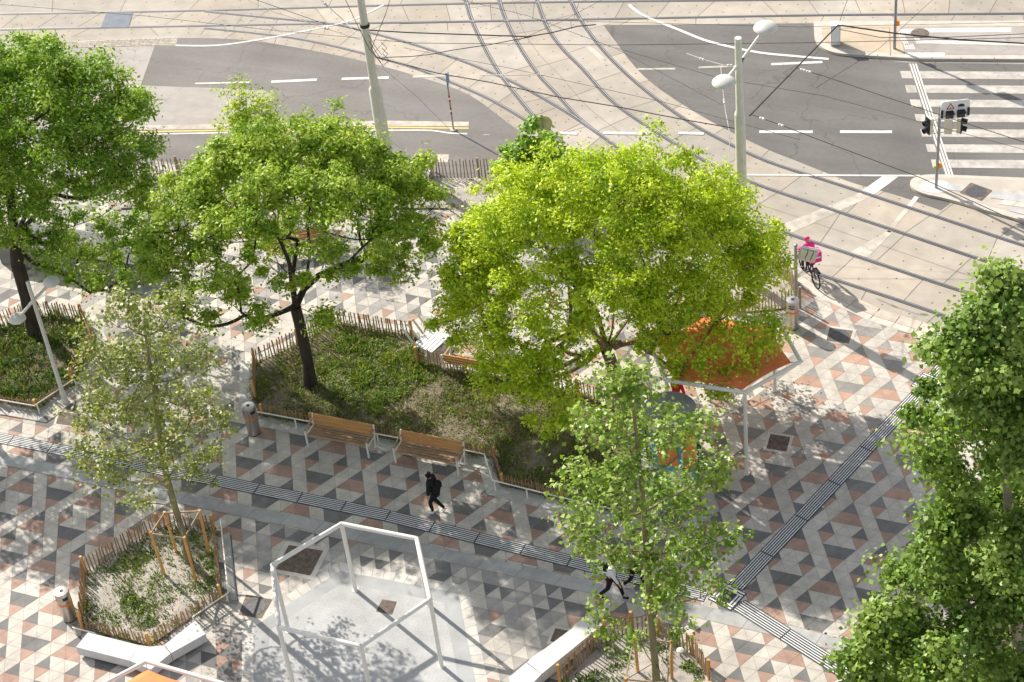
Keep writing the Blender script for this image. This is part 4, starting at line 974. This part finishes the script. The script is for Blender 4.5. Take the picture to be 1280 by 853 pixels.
# ------------------------------------------------------------------ trees
def dome(cx,cy,rx,ry,dep,n,r,seed,zmin=-.45,skip=None):
    g=random.Random(seed); out=[]
    for k in range(n):
        z=1-(k+.5)/n*(1-zmin); a=k*2.39996+g.uniform(-.2,.2); q=math.sqrt(max(0,1-z*z))
        X=q*math.cos(a); Y=q*math.sin(a); o=dep*Y
        px_=cx+rx*X; py_=cy-ry*(z*.78+Y*.55)
        rr=r*g.uniform(.75,1.2)
        if skip and skip(px_,py_): continue
        out.append((px_,py_,rr,o))
    return out
def tree(name,label,base,lobes,trunk_px,leaf,nleaf,cols,lsize,m='leaf',bark='bark_dark',r_trunk=.2,clump=.42,dens=1.,upright=False,twig=.010,aspect=.5,cat='tree',seed=0,flat=.62,shell=.38,group=None,clumpn=None,limbs=None,gloss=0):
    rg=np.random.default_rng(100+seed); rr=random.Random(seed)
    B=np.array(at(*base) if len(base)==2 else base); t=empty(name,Vector(B),label,cat,group)
    TP=[np.array(at_plane(x,y,B,o)) for x,y,o in trunk_px]; nodes=[B.copy()-np.array([0,0,.05])]; par=[-1]
    for p in TP: nodes.append(p); par.append(len(nodes)-2)
    top=len(nodes)-1
    lc=[]
    for (x,y,rpx,o) in lobes:
        c=np.array(at_plane(x,y,B,o)); d=np.linalg.norm(c-CAM); lc.append((c,rpx*d/FPX))
    for lb in (limbs or []):
        pi_=lb[0]
        for (x,y,o) in lb[1:]: nodes.append(np.array(at_plane(x,y,B,o))); par.append(pi_); pi_=len(nodes)-1
    # limbs towards the lobes
    order=sorted(range(len(lc)),key=lambda k:np.linalg.norm(lc[k][0]-nodes[top]))
    NP=lambda: np.array(nodes)
    def link(target,steps,jitter,minz=-9,start=0):
        A=NP()[start:]; d=np.linalg.norm(A-target,axis=1)+np.maximum(0,A[:,2]-target[2]+.2)*1.3; k=int(np.argmin(d))+start; cur=nodes[k]; idx=k
        L=np.linalg.norm(target-cur); side=rg.normal(0,1,3)*jitter*L
        for s in range(1,steps+1):
            u=s/steps; p=cur*(1-u)+target*u+side*math.sin(math.pi*u)*.5+np.array([0,0,(-.10 if not upright else -.12)*L*math.sin(math.pi*u)])
            nodes.append(p); par.append(idx); idx=len(nodes)-1
        return idx
    for k in order:
        c,r=lc[k]; link(c-np.array([0,0,r*.35]),4,.10,start=top if not upright else 1)
    # clumps
    tot=sum(r*r for c,r in lc); cl=[]; ncl=clumpn or int(tot*20*dens)
    for c,r in lc:
        n=max(3,int(ncl*r*r/tot))
        for _ in range(n):
            d=rg.normal(0,1,3); d/=np.linalg.norm(d); 
            if d[2]<-.35 and rg.random()<.55: d[2]*=-1
            q=c+d*r*1.08*(shell+(1-shell)*rg.random()**.6)*np.array([1,1,.85])+rg.normal(0,.12,3); 
            if q[2]<.9: continue
            cl.append(q)
    cl=np.array(cl); dd_=np.linalg.norm(cl-nodes[top],axis=1); cl=cl[np.argsort(dd_)]
    for q in cl: link(q,3,.12)
    P=NP(); n=len(P); cnt=np.ones(n)*.0
    haschild=np.zeros(n,bool)
    for i in range(1,n): haschild[par[i]]=True
    cnt[~haschild]=1
    for i in range(n-1,0,-1): cnt[par[i]]+=cnt[i]
    cnt=np.maximum(cnt,1); rad=twig*cnt**(math.log(r_trunk/twig)/math.log(cnt[1]))
    rad[0]=rad[1]*1.35; rad=np.minimum(rad,r_trunk*1.35)
    mb=MB()
    for i in range(1,n):
        a=P[par[i]];b=P[i]
        if np.linalg.norm(b-a)<1e-3: continue
        ra,rb=rad[par[i]],rad[i]; ra=min(ra,rb*1.35)
        sides=10 if rb>.06 else (6 if rb>.025 else 4)
        mb.tube([Vector(a),Vector(b)],[float(ra),float(rb)],sides,cap=False)
    mb.build('trunk',bark,t,smooth=True)
    # leaves
    m_=len(cl); per=rg.multinomial(nleaf,rg.dirichlet(np.ones(m_)*3)); idx=np.repeat(np.arange(m_),per); n=len(idx)
    cs=clump*(.45+1.0*rg.random(m_)); off=rg.normal(0,.62,(n,3)).clip(-1.7,1.7)*cs[idx][:,None]; off[:,2]*=flat
    c=cl[idx]+off
    nrm=rg.normal(0,.55,(n,3)); nrm[:,2]+=.85; nrm+=off/cs[idx][:,None]*.5; nrm/=np.linalg.norm(nrm,axis=1)[:,None]
    tmp=rg.normal(0,1,(n,3)); u=np.cross(nrm,tmp); u/=np.linalg.norm(u,axis=1)[:,None]; w=np.cross(nrm,u)
    s=lsize*(.6+.8*rg.random(n)); L=(s*.5)[:,None]; W=(s*.5*aspect)[:,None]
    V=np.empty((n,4,3),np.float32); V[:,0]=c-u*L; V[:,1]=c+w*W-nrm*W*.35-u*L*.1; V[:,2]=c+u*L; V[:,3]=c-w*W-nrm*W*.35-u*L*.1
    cc=np.array(cols); clc=cc[rg.integers(0,len(cc),m_)]; lcx=.55*clc[idx]+.45*cc[rg.integers(0,len(cc),n)]; lcx=lcx*(1+.18*rg.normal(0,1,(n,1)).clip(-1.6,1.6))
    quadmesh('crown',V.reshape(-1,3),lcx.astype(np.float32).clip(.003,.9),m,t)
    return t
LIME=[(.45,.59,.026),(.54,.65,.032),(.34,.49,.022),(.62,.70,.06)]
MIDG=[(.28,.42,.034),(.35,.47,.04),(.21,.35,.028),(.44,.54,.085)]
DEEP=[(.22,.375,.032),(.29,.43,.038),(.15,.29,.026),(.38,.50,.075)]
POP=[(.165,.28,.04),(.22,.34,.05),(.12,.215,.03),(.32,.43,.10)]
OLIVE=[(.25,.30,.07),(.31,.36,.09),(.19,.24,.05),(.39,.42,.15)]
YNG=[(.22,.34,.05),(.28,.40,.06),(.16,.27,.035),(.38,.47,.13)]
T1L=[(4,(24,285,0),(38,258,0),(60,240,0),(100,225,0),(140,215,0)),(4,(15,270,.5),(12,220,.8),(25,160,.5)),(4,(30,300,-.6),(70,290,-1),(115,275,-1)),(4,(5,290,0),(-30,250,0))]
tree('ash_tree','big dark-trunked tree at the far left edge with a deep green crown',(45,420),
 dome(52,185,125,112,3.0,34,34,7,zmin=.0)+[(20,88,52,1),(85,105,42,0),(-40,110,60,0),(115,170,48,.5),(150,230,44,-.5),(55,165,60,1.5),(60,225,55,-1.5),(-20,190,60,0),(160,295,34,0),(188,300,20,0),(150,345,18,-.5),(112,362,15,-1),(176,328,16,0),(90,345,16,-.5),(60,300,26,-1.5),(95,320,22,-1.8),(135,320,20,-1.5),(110,290,42,1.5),(25,270,48,-1.5),(-50,270,60,0),(125,345,22,-1),(65,330,26,-.5),(55,60,28,0),(180,190,20,0),(184,255,22,.5),(10,225,50,2.5)],
 [(40,405,0),(33,370,0),(22,330,0),(20,305,0)],None,88000,DEEP,.135,r_trunk=.24,limbs=T1L,seed=1,clump=.32,dens=.85,twig=.007)
T2L=[(4,(364,355,-.3),(362,330,-.5),(350,300,-.8),(320,280,-1),(280,270,-1)),(4,(376,365,.2),(383,345,.3),(388,315,.3),(384,280,.5),(390,240,.6)),(4,(380,362,.3),(398,345,.4),(425,333,.2),(460,320,0),(500,300,0)),(4,(366,345,.8),(372,300,1.2),(345,250,1))]
tree('ash_tree','middle tree with a forked dark trunk standing in the central bed',(388,483),
 dome(372,262,150,82,3.0,34,28,6,zmin=.0)+[(262,212,38,0),(320,190,42,.5),(385,182,42,1),(455,190,42,.5),(505,225,36,0),(240,262,42,-.5),(300,262,50,1),(370,250,52,-1),(445,262,50,1.2),(520,285,34,0),(225,318,32,0),(280,325,38,-1),(345,318,36,1.5),(430,322,36,-1),(490,318,32,.5),(215,372,20,0),(198,300,22,0),(193,335,18,0),(228,392,13,-.5),(262,405,12,-.8),(290,375,24,-.5),(320,395,16,-1),(400,398,15,-1),(540,315,20,0),(200,285,22,0),(205,335,20,-.5),(240,360,22,-1),(300,385,20,-1.5),(325,402,14,-2),(410,395,14,-1.5),(375,355,16,-2),(505,330,18,0),(415,155,20,0),(545,250,14,0)],
 [(385,455,0),(377,415,0),(372,395,0),(369,383,0)],None,85000,MIDG,.135,r_trunk=.19,seed=2,clump=.30,twig=.006,dens=.85,limbs=T2L)
T3L=[(3,(745,420,-.3),(733,405,-.5),(700,385,-.8),(660,370,-1)),(3,(765,415,.4),(768,385,.6),(772,340,.6),(760,290,.5)),(3,(775,430,0),(800,425,-.2),(850,420,-.4),(900,400,-.3)),(3,(748,395,.8),(720,350,1),(690,300,1)),(3,(785,400,.8),(820,350,1),(860,300,1))]
tree('ash_tree','bright lime green tree, the widest crown in the middle of the picture',(772,492),
 dome(772,335,180,118,2.5,54,33,5,zmin=-.15)+[(632,248,42,0),(690,215,36,.5),(745,208,36,0),(800,205,40,.5),(860,215,40,0),(910,248,38,0),(942,300,34,0),(600,292,36,0),(655,295,46,-1),(725,275,50,1),(800,275,54,-1),(870,285,50,1),(915,345,38,.5),(590,355,34,0),(640,360,42,1),(710,350,46,-1.5),(780,350,50,1.5),(850,355,46,-1),(610,415,30,0),(665,420,34,-1),(735,400,30,1),(890,405,34,0),(945,440,22,0),(875,452,26,-.5),(678,465,26,-2),(640,470,20,-.5),(962,335,12,0),(800,415,30,-1),(885,478,16,-3.5),(900,425,22,-3.2),(945,412,14,-3),(925,455,17,-3.3),(860,440,26,-3),(880,395,26,-2.5),(958,452,12,-3.3),(905,480,12,-3.5),(968,395,11,-2.5),(575,385,20,-.5),(597,440,17,-1.5),(622,480,24,-3),(655,500,28,-3.2),(688,535,24,-3.6),(640,445,30,-2.5),(700,490,26,-3),(610,410,28,-2),(672,460,28,-2.8),(585,365,26,-1),(712,520,16,-3.4),(570,335,24,0),(565,395,24,-1),(580,425,22,-1.5),(575,300,20,0),(605,455,20,-2.2),(715,395,26,-2.6),(745,375,26,-2.8),(800,385,26,-2.6),(835,410,24,-2.6),(700,425,24,-2.6),(815,430,18,-2.4),(728,440,18,-2.4),(780,365,26,-3),(935,430,20,-3.2),(965,425,13,-3),(890,450,22,-3.4),(850,470,16,-3.2)],
 [(768,470,0),(763,450,0),(758,437,0)],None,118000,LIME,.13,r_trunk=.2,limbs=T3L,seed=3,clump=.31,dens=.9,bark='bark_warm',twig=.006)
tree('young_tree','sparse pale olive young tree staked in the small left bed',(237,706),
 [(158,400,34,0),(205,395,34,0),(130,455,38,0),(185,450,44,.6),(240,450,34,0),(120,520,34,0),(175,515,46,-.6),(235,515,42,.5),(275,530,24,0),(140,585,34,0),(200,575,38,-.4),(255,575,26,.3),(105,560,18,0),(175,625,20,0),(150,370,14,0),(218,365,12,0),(110,420,14,0)],
 [(230,670,0),(219,635,0),(209,600,0),(202,560,0),(195,510,0),(188,460,0),(182,420,0)],None,9500,OLIVE,.105,m='leaf_gloss',bark='bark_green',r_trunk=.10,seed=4,clump=.26,upright=True,aspect=.8,twig=.005,clumpn=800,shell=.2,flat=.8)
tree('young_tree','light green broad-leaved young tree staked in the bottom bed right of the central bed',(822,872),
 [(762,480,26,0),(795,495,34,0),(745,535,34,0),(800,550,46,.6),(860,545,34,0),(885,590,32,0),(725,600,34,0),(770,620,42,-.6),(840,630,46,.5),(895,670,26,0),(725,655,24,0),(790,690,36,0),(850,705,38,0),(735,690,20,0),(825,745,24,0),(895,735,18,0),(780,470,16,0),(760,780,13,-.3),(850,785,16,-.2),(800,795,16,.2),(745,760,14,-.2)],
 [(819,830,0),(815,790,0),(811,740,0),(808,690,0),(805,640,0),(800,590,0),(795,540,0),(790,500,0)],None,8200,YNG,.125,m='leaf_gloss',bark='bark_green',r_trunk=.10,seed=5,clump=.27,upright=True,aspect=.85,twig=.005,clumpn=900,shell=.2,flat=.8)
tree('poplar_tree','tall dense glossy green tree filling the right edge of the picture',(1290,905),
 [(1262,352,28,0),(1240,395,38,0),(1290,400,45,1),(1205,435,34,0),(1250,455,50,-.5),(1300,480,60,0),(1190,485,34,0),(1165,530,30,0),(1215,530,46,.8),(1265,555,55,-1),(1165,565,26,0),(1215,600,44,0),(1285,630,60,1),(1195,660,42,0),(1250,680,46,-1),(1170,690,30,0),(1155,735,38,.6),(1215,745,50,0),(1290,740,60,0),(1100,775,26,0),(1140,800,40,0),(1200,820,50,-1),(1265,830,55,0),(1100,835,34,0),(1160,880,60,0),(1250,900,70,0),(1330,560,60,0),(1335,700,60,0),(1330,830,60,0),(1085,800,12,0)],
 [(1280,860,0),(1272,800,0),(1266,740,0),(1264,700,-1),(1262,660,0),(1258,600,0),(1256,540,0),(1256,480,0),(1258,420,0)],None,105000,POP,.14,m='leaf_gloss',bark='bark_pale',r_trunk=.2,seed=6,clump=.36,upright=True,aspect=.8,twig=.006,dens=.9)
tree('sapling','slim light green sapling sticking up above the middle tree towards the road',(322,262),
 [(305,118,17,0),(318,145,24,0),(295,150,17,0),(338,165,18,0),(310,180,22,0),(330,200,24,0),(300,205,20,0)],
 [(320,235,0),(316,205,0),(312,175,0),(308,140,0)],None,9000,MIDG+LIME,.12,r_trunk=.06,seed=7,clump=.30,upright=True,twig=.008,clumpn=110,shell=.3,bark='bark_green')
tree('small_maple_tree','small dark green broad-leaved tree by the tan round signs',(668,262),
 [(660,172,13,0),(645,195,20,0),(670,195,22,0),(695,205,17,0),(655,215,24,0),(690,225,20,0),(632,210,12,0),(718,203,9,0),(735,205,8,0),(668,160,8,0)],
 [(666,240,0),(664,215,0),(662,190,0)],None,5500,[(.24,.42,.045),(.31,.48,.05),(.19,.35,.035)],.15,r_trunk=.05,seed=8,clump=.26,upright=True,aspect=.8,twig=.008,clumpn=90,shell=.3,bark='bark_green')
# neighbours outside the frame to the left, whose shade falls on the plaza
def wpx(b,dx,dy,dz,r):
    p=np.array([b[0]+dx,b[1]+dy,dz]); d=(p-CAM)@ROT; return (640+FPX*d[0]/-d[2],426.5-FPX*d[1]/-d[2],r*FPX/np.linalg.norm(p-CAM),float((p-np.array([b[0],b[1],0]))@VH))
for (b,lab,sd_,R_) in (((-30.6,1.6,0),'tree outside the left picture edge shading the lower left paving',9,1.0),):
    L_=[wpx(b,dx*R_,dy*R_,dz*R_+.5,r*R_) for dx,dy,dz,r in ((0,0,7.6,1.2),(1.8,.5,6.4,1.1),(-1.6,1,6.2,1.1),(.5,-1.8,6,1.1),(.3,2,6.4,1.1),(1.2,-1,4.6,.8),(-1,-1,4.9,.9))]
    T_=[wpx(b,0,0,z,1)[:2]+(0,) for z in (1.5,3.,3.8)]
    tree('ash_tree',lab,b,L_,T_,None,15000,DEEP,.16,r_trunk=.2,seed=sd_,clump=.42,twig=.008)
# stakes round the two young trees
def stakes(base,pts,lab):
    b=Vector(at(*base)); t=empty('tree_stakes',b,lab,'tree stakes','wooden stakes round the young trees'); tops=[]
    for (x,y,h) in pts:
        p=at(x,y); q=p+up*h+(b-p).normalized()*(-.06); tops.append(q); MB().tube([p,q],.045,10).build('stake','stake',t,smooth=True)
    n=len(tops)
    for i in range(n): MB().beam(tops[i]-up*.05,tops[(i+1)%n]-up*.05,.03,.06).build('crossbar','picket_pale',t)
    for q in tops[:2]: MB().tube([q-up*.08,Vector((b.x,b.y,q.z-.05))],.012,5).build('tie','wire',t)
    return t
stakes((237,706),[(207,722,1.95),(246,729,2.0),(262,695,1.9),(222,694,1.8)],'four orange wooden stakes with crossbars round the young tree on the left')
stakes((822,872),[(788,892,1.5),(836,897,1.5),(840,851,1.55),(798,845,1.6)],'orange wooden stakes with crossbars round the young tree at the bottom right')
# ------------------------------------------------------------------ people
def skinned(name,verts,edges,m,parent=None,sub=2,root=0):
    me=bpy.data.meshes.new(name); me.from_pydata([v[:3] for v in verts],edges,[]); o=bpy.data.objects.new(name,me); C.objects.link(o)
    sm=o.modifiers.new('skin','SKIN'); sm.use_smooth_shade=True
    if not me.skin_vertices: 
        bm=bmesh.new(); bm.from_mesh(me); bm.verts.layers.skin.verify(); bm.to_mesh(me); bm.free()
    for i,v in enumerate(verts): me.skin_vertices[0].data[i].radius=(v[3],v[4] if len(v)>4 else v[3]); me.skin_vertices[0].data[i].use_root=(i==root)
    ss=o.modifiers.new('sub','SUBSURF'); ss.levels=sub; ss.render_levels=sub
    dg=bpy.context.evaluated_depsgraph_get(); me2=bpy.data.meshes.new_from_object(o.evaluated_get(dg)); me2.name=name
    o.modifiers.clear(); o.data=me2; bpy.data.meshes.remove(me)
    me2.materials.clear(); me2.materials.append(M[m]); me2.polygons.foreach_set('use_smooth',[True]*len(me2.polygons))
    if parent: o.parent=parent
    return o
def chain(pts,r): 
    return pts,r
def person(loc,rz,lab,H=1.68,stride=.28,lean=.08,top='cloth_black',legs='cloth_black',shoe='shoe_white',hair='hair',pack=None,hood=False,arms=(.25,-.25),sit=False,headdown=.0,bag=None,z0=0,skinm='skin',helmet=None,knee=.12,armfwd=0,bulk=1.):
    """x is forward. One continuous body; hair and clothes are its children."""
    s=H/1.72; hz=.90 if not sit else .80; hz*=s
    hip=(0,0,hz); chest=(lean*.8,0,hz+.40*s); neck=(lean*1.1,0,hz+(.55 if not sit else .50)*s); hd=(lean*1.3+headdown,0,hz+(.70 if not sit else .62)*s)
    V=[];E=[]
    def add(p,r,par=None,r2=None):
        V.append((p[0],p[1],p[2],r*s,(r2 or r)*s)); 
        if par is not None: E.append((par,len(V)-1))
        return len(V)-1
    h=add(hip,.105,None,.13); b=add((lean*.4,0,hz+.2*s),.095,h,.115); c=add(chest,.11,b,.15); n=add(neck,.05,c); h1=add((hd[0],0,hd[2]-.06*s),.07,n); h2=add((hd[0]+.01,0,hd[2]+.05*s),.085,h1,.075)
    f=add((hd[0]+.085,0,hd[2]-.005),.018,h2)
    J={}
    for sd in(-1,1):
        ph=stride*sd; hp=add((0,.09*s*sd,hz-.06*s),.085,h)
        if sit: kn=(.40*s,.15*s*sd,hz-.08*s); an=(.32*s,.16*s*sd,hz-.50*s)
        else: kn=(ph*.55+knee*(.6 if sd>0 else 1.0)*.6,.095*s*sd,hz-.44*s); an=(ph-(.0 if sd>0 else .06),.09*s*sd,.09*s+(0 if sd>0 else .03))
        k=add(kn,.055,hp); a=add(an,.036,k); ft=add((an[0]+.13*s,an[1],an[2]-.05*s),.035,a); J[sd]=(hp,k,a,ft,kn,an)
        sh=add((chest[0],.17*s*sd,chest[2]+.06*s),.055,c); aa=arms[0 if sd<0 else 1]
        el=(chest[0]+aa*.5+armfwd*.5,.22*s*sd,chest[2]-.20*s); hand=(chest[0]+aa*1.1+armfwd,.22*s*sd*(1 if not armfwd else .9),chest[2]-.42*s+ (abs(armfwd)*.5))
        e=add(el,.042,sh); w=add(hand,.028,e); 
        d=Vector(hand)-Vector(el); d.normalize(); pc=Vector(hand)+d*.06; q=add(tuple(pc),.03,w)
        for kf in range(4): 
            o1=pc+d*.05+Vector((0,(kf-1.5)*.018,0)); fq=add(tuple(o1),.009,q); add(tuple(o1+d*(.035 if kf in(1,2) else .025)-Vector((0,0,.012))),.008,fq)
        th=add(tuple(pc+Vector((.035,0,.0))),.010,q); J[('a',sd)]=(sh,e,w,el,hand)
    V=[(*q[:3],q[3]*(.78 if q[2]<neck[2]-.03*s else 1),q[4]*(.78 if q[2]<neck[2]-.03*s else 1)) if i_<3 or q[2]<neck[2]-.05 and q[3]>.034*s else q for i_,q in enumerate(V)]
    body=skinned('person',V,E,skinm,None); body.location=loc; body.rotation_euler.z=rz; tag(body,lab,'person')
    # top
    T=[(hip[0],0,hz-.06*s,.125*s,.155*s),(lean*.4,0,hz+.2*s,.115*s,.14*s),(chest[0],0,chest[2],.125*s,.17*s),(neck[0]-.01,0,neck[2]-.01,.065*s,.075*s)]; TE=[(0,1),(1,2),(2,3)]
    for sd in(-1,1):
        el,hand=J[('a',sd)][3:]; i=len(T); T+=[(chest[0],.18*s*sd,chest[2]+.06*s,.07*s,.07*s),(*el,.056*s,.056*s),(hand[0]*.95+el[0]*.05,hand[1],hand[2]*.95+el[2]*.05,.042*s,.042*s)]; TE+=[(2,i),(i,i+1),(i+1,i+2)]
    T=[(*q[:3],q[3]*bulk,q[4]*bulk) for q in T]
    skinned('jacket',T,TE,top,body,2)
    Lg=[(0,0,hz+.0*s,.12*s,.145*s)]; LE=[]
    for sd in(-1,1):
        kn,an=J[sd][4:]; i=len(Lg); Lg+=[(0,.09*s*sd,hz-.07*s,.10*s,.10*s),(*kn,.068*s,.068*s),(an[0],an[1],an[2]+.03,.05*s,.05*s)]; LE+=[(0,i),(i,i+1),(i+1,i+2)]
    skinned('trousers',Lg,LE,legs,body,2)
    for sd in(-1,1):
        an=J[sd][5]; skinned('shoe',[(an[0]-.05,an[1],an[2]-.04,.045,.05),(an[0]+.05,an[1],an[2]-.045,.05,.045),(an[0]+.16,an[1],an[2]-.055,.038,.03),(an[0]-.01,an[1],an[2]+.02,.04,.04)],[(0,1),(1,2),(0,3)],shoe,body,2)
    if hood: skinned('hood',[(hd[0]-.02,0,hd[2]+.05,.115,.11),(hd[0]-.04,0,hd[2]-.06,.10,.10),(neck[0]-.03,0,neck[2],.09,.10)],[(0,1),(1,2)],top,body,2)
    elif helmet: skinned('helmet',[(hd[0]-.05,0,hd[2]+.0,.13,.135),(hd[0]+.03,0,hd[2]+.02,.12,.125)],[(0,1)],helmet,body,2)
    else: skinned('hair',[(hd[0]-.03,0,hd[2]+.06,.09,.09),(hd[0]-.045,0,hd[2]-.02,.075,.08),(hd[0]+.02,0,hd[2]+.085,.065,.07)],[(0,1),(0,2)],hair,body,2)
    if pack:
        bp=skinned('backpack',[(chest[0]-.20,0,chest[2]+.10,.09,.13),(chest[0]-.22,0,chest[2]-.06,.11,.15),(chest[0]-.20,0,chest[2]-.20,.10,.14)],[(0,1),(1,2)],pack,None,2)
        bp.name='backpack'; bp.location=loc; bp.rotation_euler.z=rz; tag(bp,'black backpack carried by the '+bag[1],'backpack') if bag else None
        if not bag: bp.location=(0,0,0); bp.rotation_euler.z=0; bp.parent=body
    return body
u_l=at(548,641); d_=(Vector(xy(470,640))-Vector(xy(548,655)))
person(u_l,math.atan2(d_.y,d_.x),'person dressed all in black with hood and white trainers walking below the second bench',H=1.72,stride=.13,lean=.10,hood=True,arms=(.12,.05),headdown=.06,pack='cloth_black',bag=(1,'hooded walker in black'),knee=.30,bulk=1.22)
d_=Vector(xy(850,765))-Vector(xy(765,748)); person(at(766,748),math.atan2(d_.y,d_.x),'person in a white T-shirt and black trousers striding under the right young tree',H=1.75,stride=.30,lean=.10,top='cloth_white',shoe='cloth_black',arms=(.2,-.1),pack='cloth_black',bag=(1,'striding person in white T-shirt'))
person(at(779,743)+Vector((.25,.35,0)),math.atan2(d_.y,d_.x),'person in dark clothes walking just beyond the one in the white T-shirt, hidden by leaves',H=1.72,stride=.25,lean=.08,top='jeans',arms=(-.15,.2))
person(at(870,566),2.6,'person in dark clothes standing at the right side of the advertising column',H=1.7,stride=.05,top='cloth_black',legs='jeans',arms=(.2,.1))
person(at(846,520),1.2,'person in a red top standing behind the advertising column',H=1.7,stride=.05,top='cloth_red',legs='jeans',arms=(.1,.1))
# rider with e-bike
A=Vector(xy(1019,358)); B_=Vector(xy(1006,340)); d_=(B_-A).normalized(); rz=math.atan2(d_.y,d_.x); ctr=A+d_*.5; L0=Vector((ctr.x,ctr.y,0))
bk=empty('delivery_bicycle',(0,0,0),'black delivery bicycle under the rider in pink beside the tram rails','bicycle')
for x in(-.55,.55):
    w=MB(); w.tube([(x+.33*math.cos(a),0,.34+.33*math.sin(a)) for a in np.linspace(0,2*math.pi,29)],.028,8,cap=False); wo=w.build('wheel','rubber',bk,smooth=True)
    r_=MB(); [r_.tube([(x,0,.34),(x+.31*math.cos(a),0,.34+.31*math.sin(a))],.004,4) for a in np.linspace(0,6.28,13)]; r_.tube([(x,-.05,.34),(x,.05,.34)],.03,8); r_.build('spokes','galv',wo)
f_=MB()
for a,b in (((-.55,0,.34),(-.05,0,.32)),((-.55,0,.34),(-.20,0,.78)),((-.05,0,.32),(-.22,0,.90)),((-.05,0,.32),(.40,0,.80)),((-.20,0,.75),(.38,0,.90)),((.36,0,.98),(.55,0,.34))): f_.tube([a,b],.026,8)
f_.build('frame','black_metal',bk)
MB().tube([(.22,-.30,1.06),(.36,-.18,1.02),(.38,0,1.0),(.36,.18,1.02),(.22,.30,1.06)],.016,8).build('handlebar','black_metal',bk)
MB().tube([(-.34,0,.93),(-.18,0,.95),(-.05,0,.94)],[.08,.06,.03],10).build('saddle','black_metal',bk)
MB().box((-.60,0,.72),(.36,.16,.03)).build('rack','black_metal',bk)
MB().tube([(-.05,-.14,.32),(-.05,.14,.32)],.02,6).build('pedals','black_metal',bk)
bk.location=L0; bk.rotation_euler.z=rz
pr_=person(L0+Vector((d_.x,d_.y,0))*-.16+Vector((0,0,.10)),rz,'cyclist in pink jacket and pink helmet riding along the tram kerb',H=1.72,lean=.28,sit=True,top='cloth_pink',legs='jeans',shoe='cloth_black',helmet='cloth_pink',arms=(.25,.25),armfwd=.18)
g=MB(); g.box((0,0,0),(.30,.40,.40)); bgx=g.build('delivery_bag','cloth_pink',bevel=.03); tag(bgx,'square pink delivery bag on the back of the cyclist','delivery bag')
bgx.location=L0+Vector((d_.x,d_.y,0))*-.42+Vector((0,0,1.25)); bgx.rotation_euler.z=rz
s_=MB(); s_.box((-.155,0,.0),(.006,.30,.06)); o=s_.build('stripe','white_paint'); o.parent=bgx
# ------------------------------------------------------------------ light, world, camera
EL,AZ=36.,180-26.9
sc=bpy.context.scene
w=bpy.data.worlds.new('World'); sc.world=w; w.use_nodes=True; nt=w.node_tree; bg=nt.nodes['Background']; sky=nt.nodes.new('ShaderNodeTexSky'); sky.sky_type='NISHITA'; sky.sun_disc=False
sky.sun_elevation=R(EL); sky.sun_rotation=R(90-AZ); sky.air_density=1.0; sky.dust_density=1.6; sky.ozone_density=.3
hs=nt.nodes.new('ShaderNodeHueSaturation'); hs.inputs['Saturation'].default_value=.5; nt.links.new(sky.outputs[0],hs.inputs['Color']); nt.links.new(hs.outputs[0],bg.inputs[0]); bg.inputs[1].default_value=.14
sl=bpy.data.lights.new('sun','SUN'); sl.energy=5.0; sl.angle=R(.5); sl.color=(1,.935,.85); so=bpy.data.objects.new('sun',sl); C.objects.link(so)
sd=Vector((math.cos(R(AZ))*math.cos(R(EL)),math.sin(R(AZ))*math.cos(R(EL)),math.sin(R(EL)))); so.rotation_euler=sd.to_track_quat('Z','Y').to_euler()
cam=bpy.data.cameras.new('camera'); co=bpy.data.objects.new('camera',cam); C.objects.link(co); sc.camera=co
cam.sensor_width=36; cam.lens=FPX/1280*36; cam.clip_end=1500; cam.clip_start=.5
m4=Matrix.Identity(4)
for i in range(3):
    for j in range(3): m4[i][j]=ROT[i][j]
    m4[i][3]=CAM[i]
co.matrix_world=m4
sc.view_settings.view_transform='Standard'; sc.view_settings.look='None'; sc.view_settings.exposure=.50; sc.view_settings.gamma=1; sc.view_settings.use_curve_mapping=False
sc.cycles.max_bounces=6; sc.cycles.transmission_bounces=4; sc.cycles.diffuse_bounces=3; sc.cycles.use_denoising=True
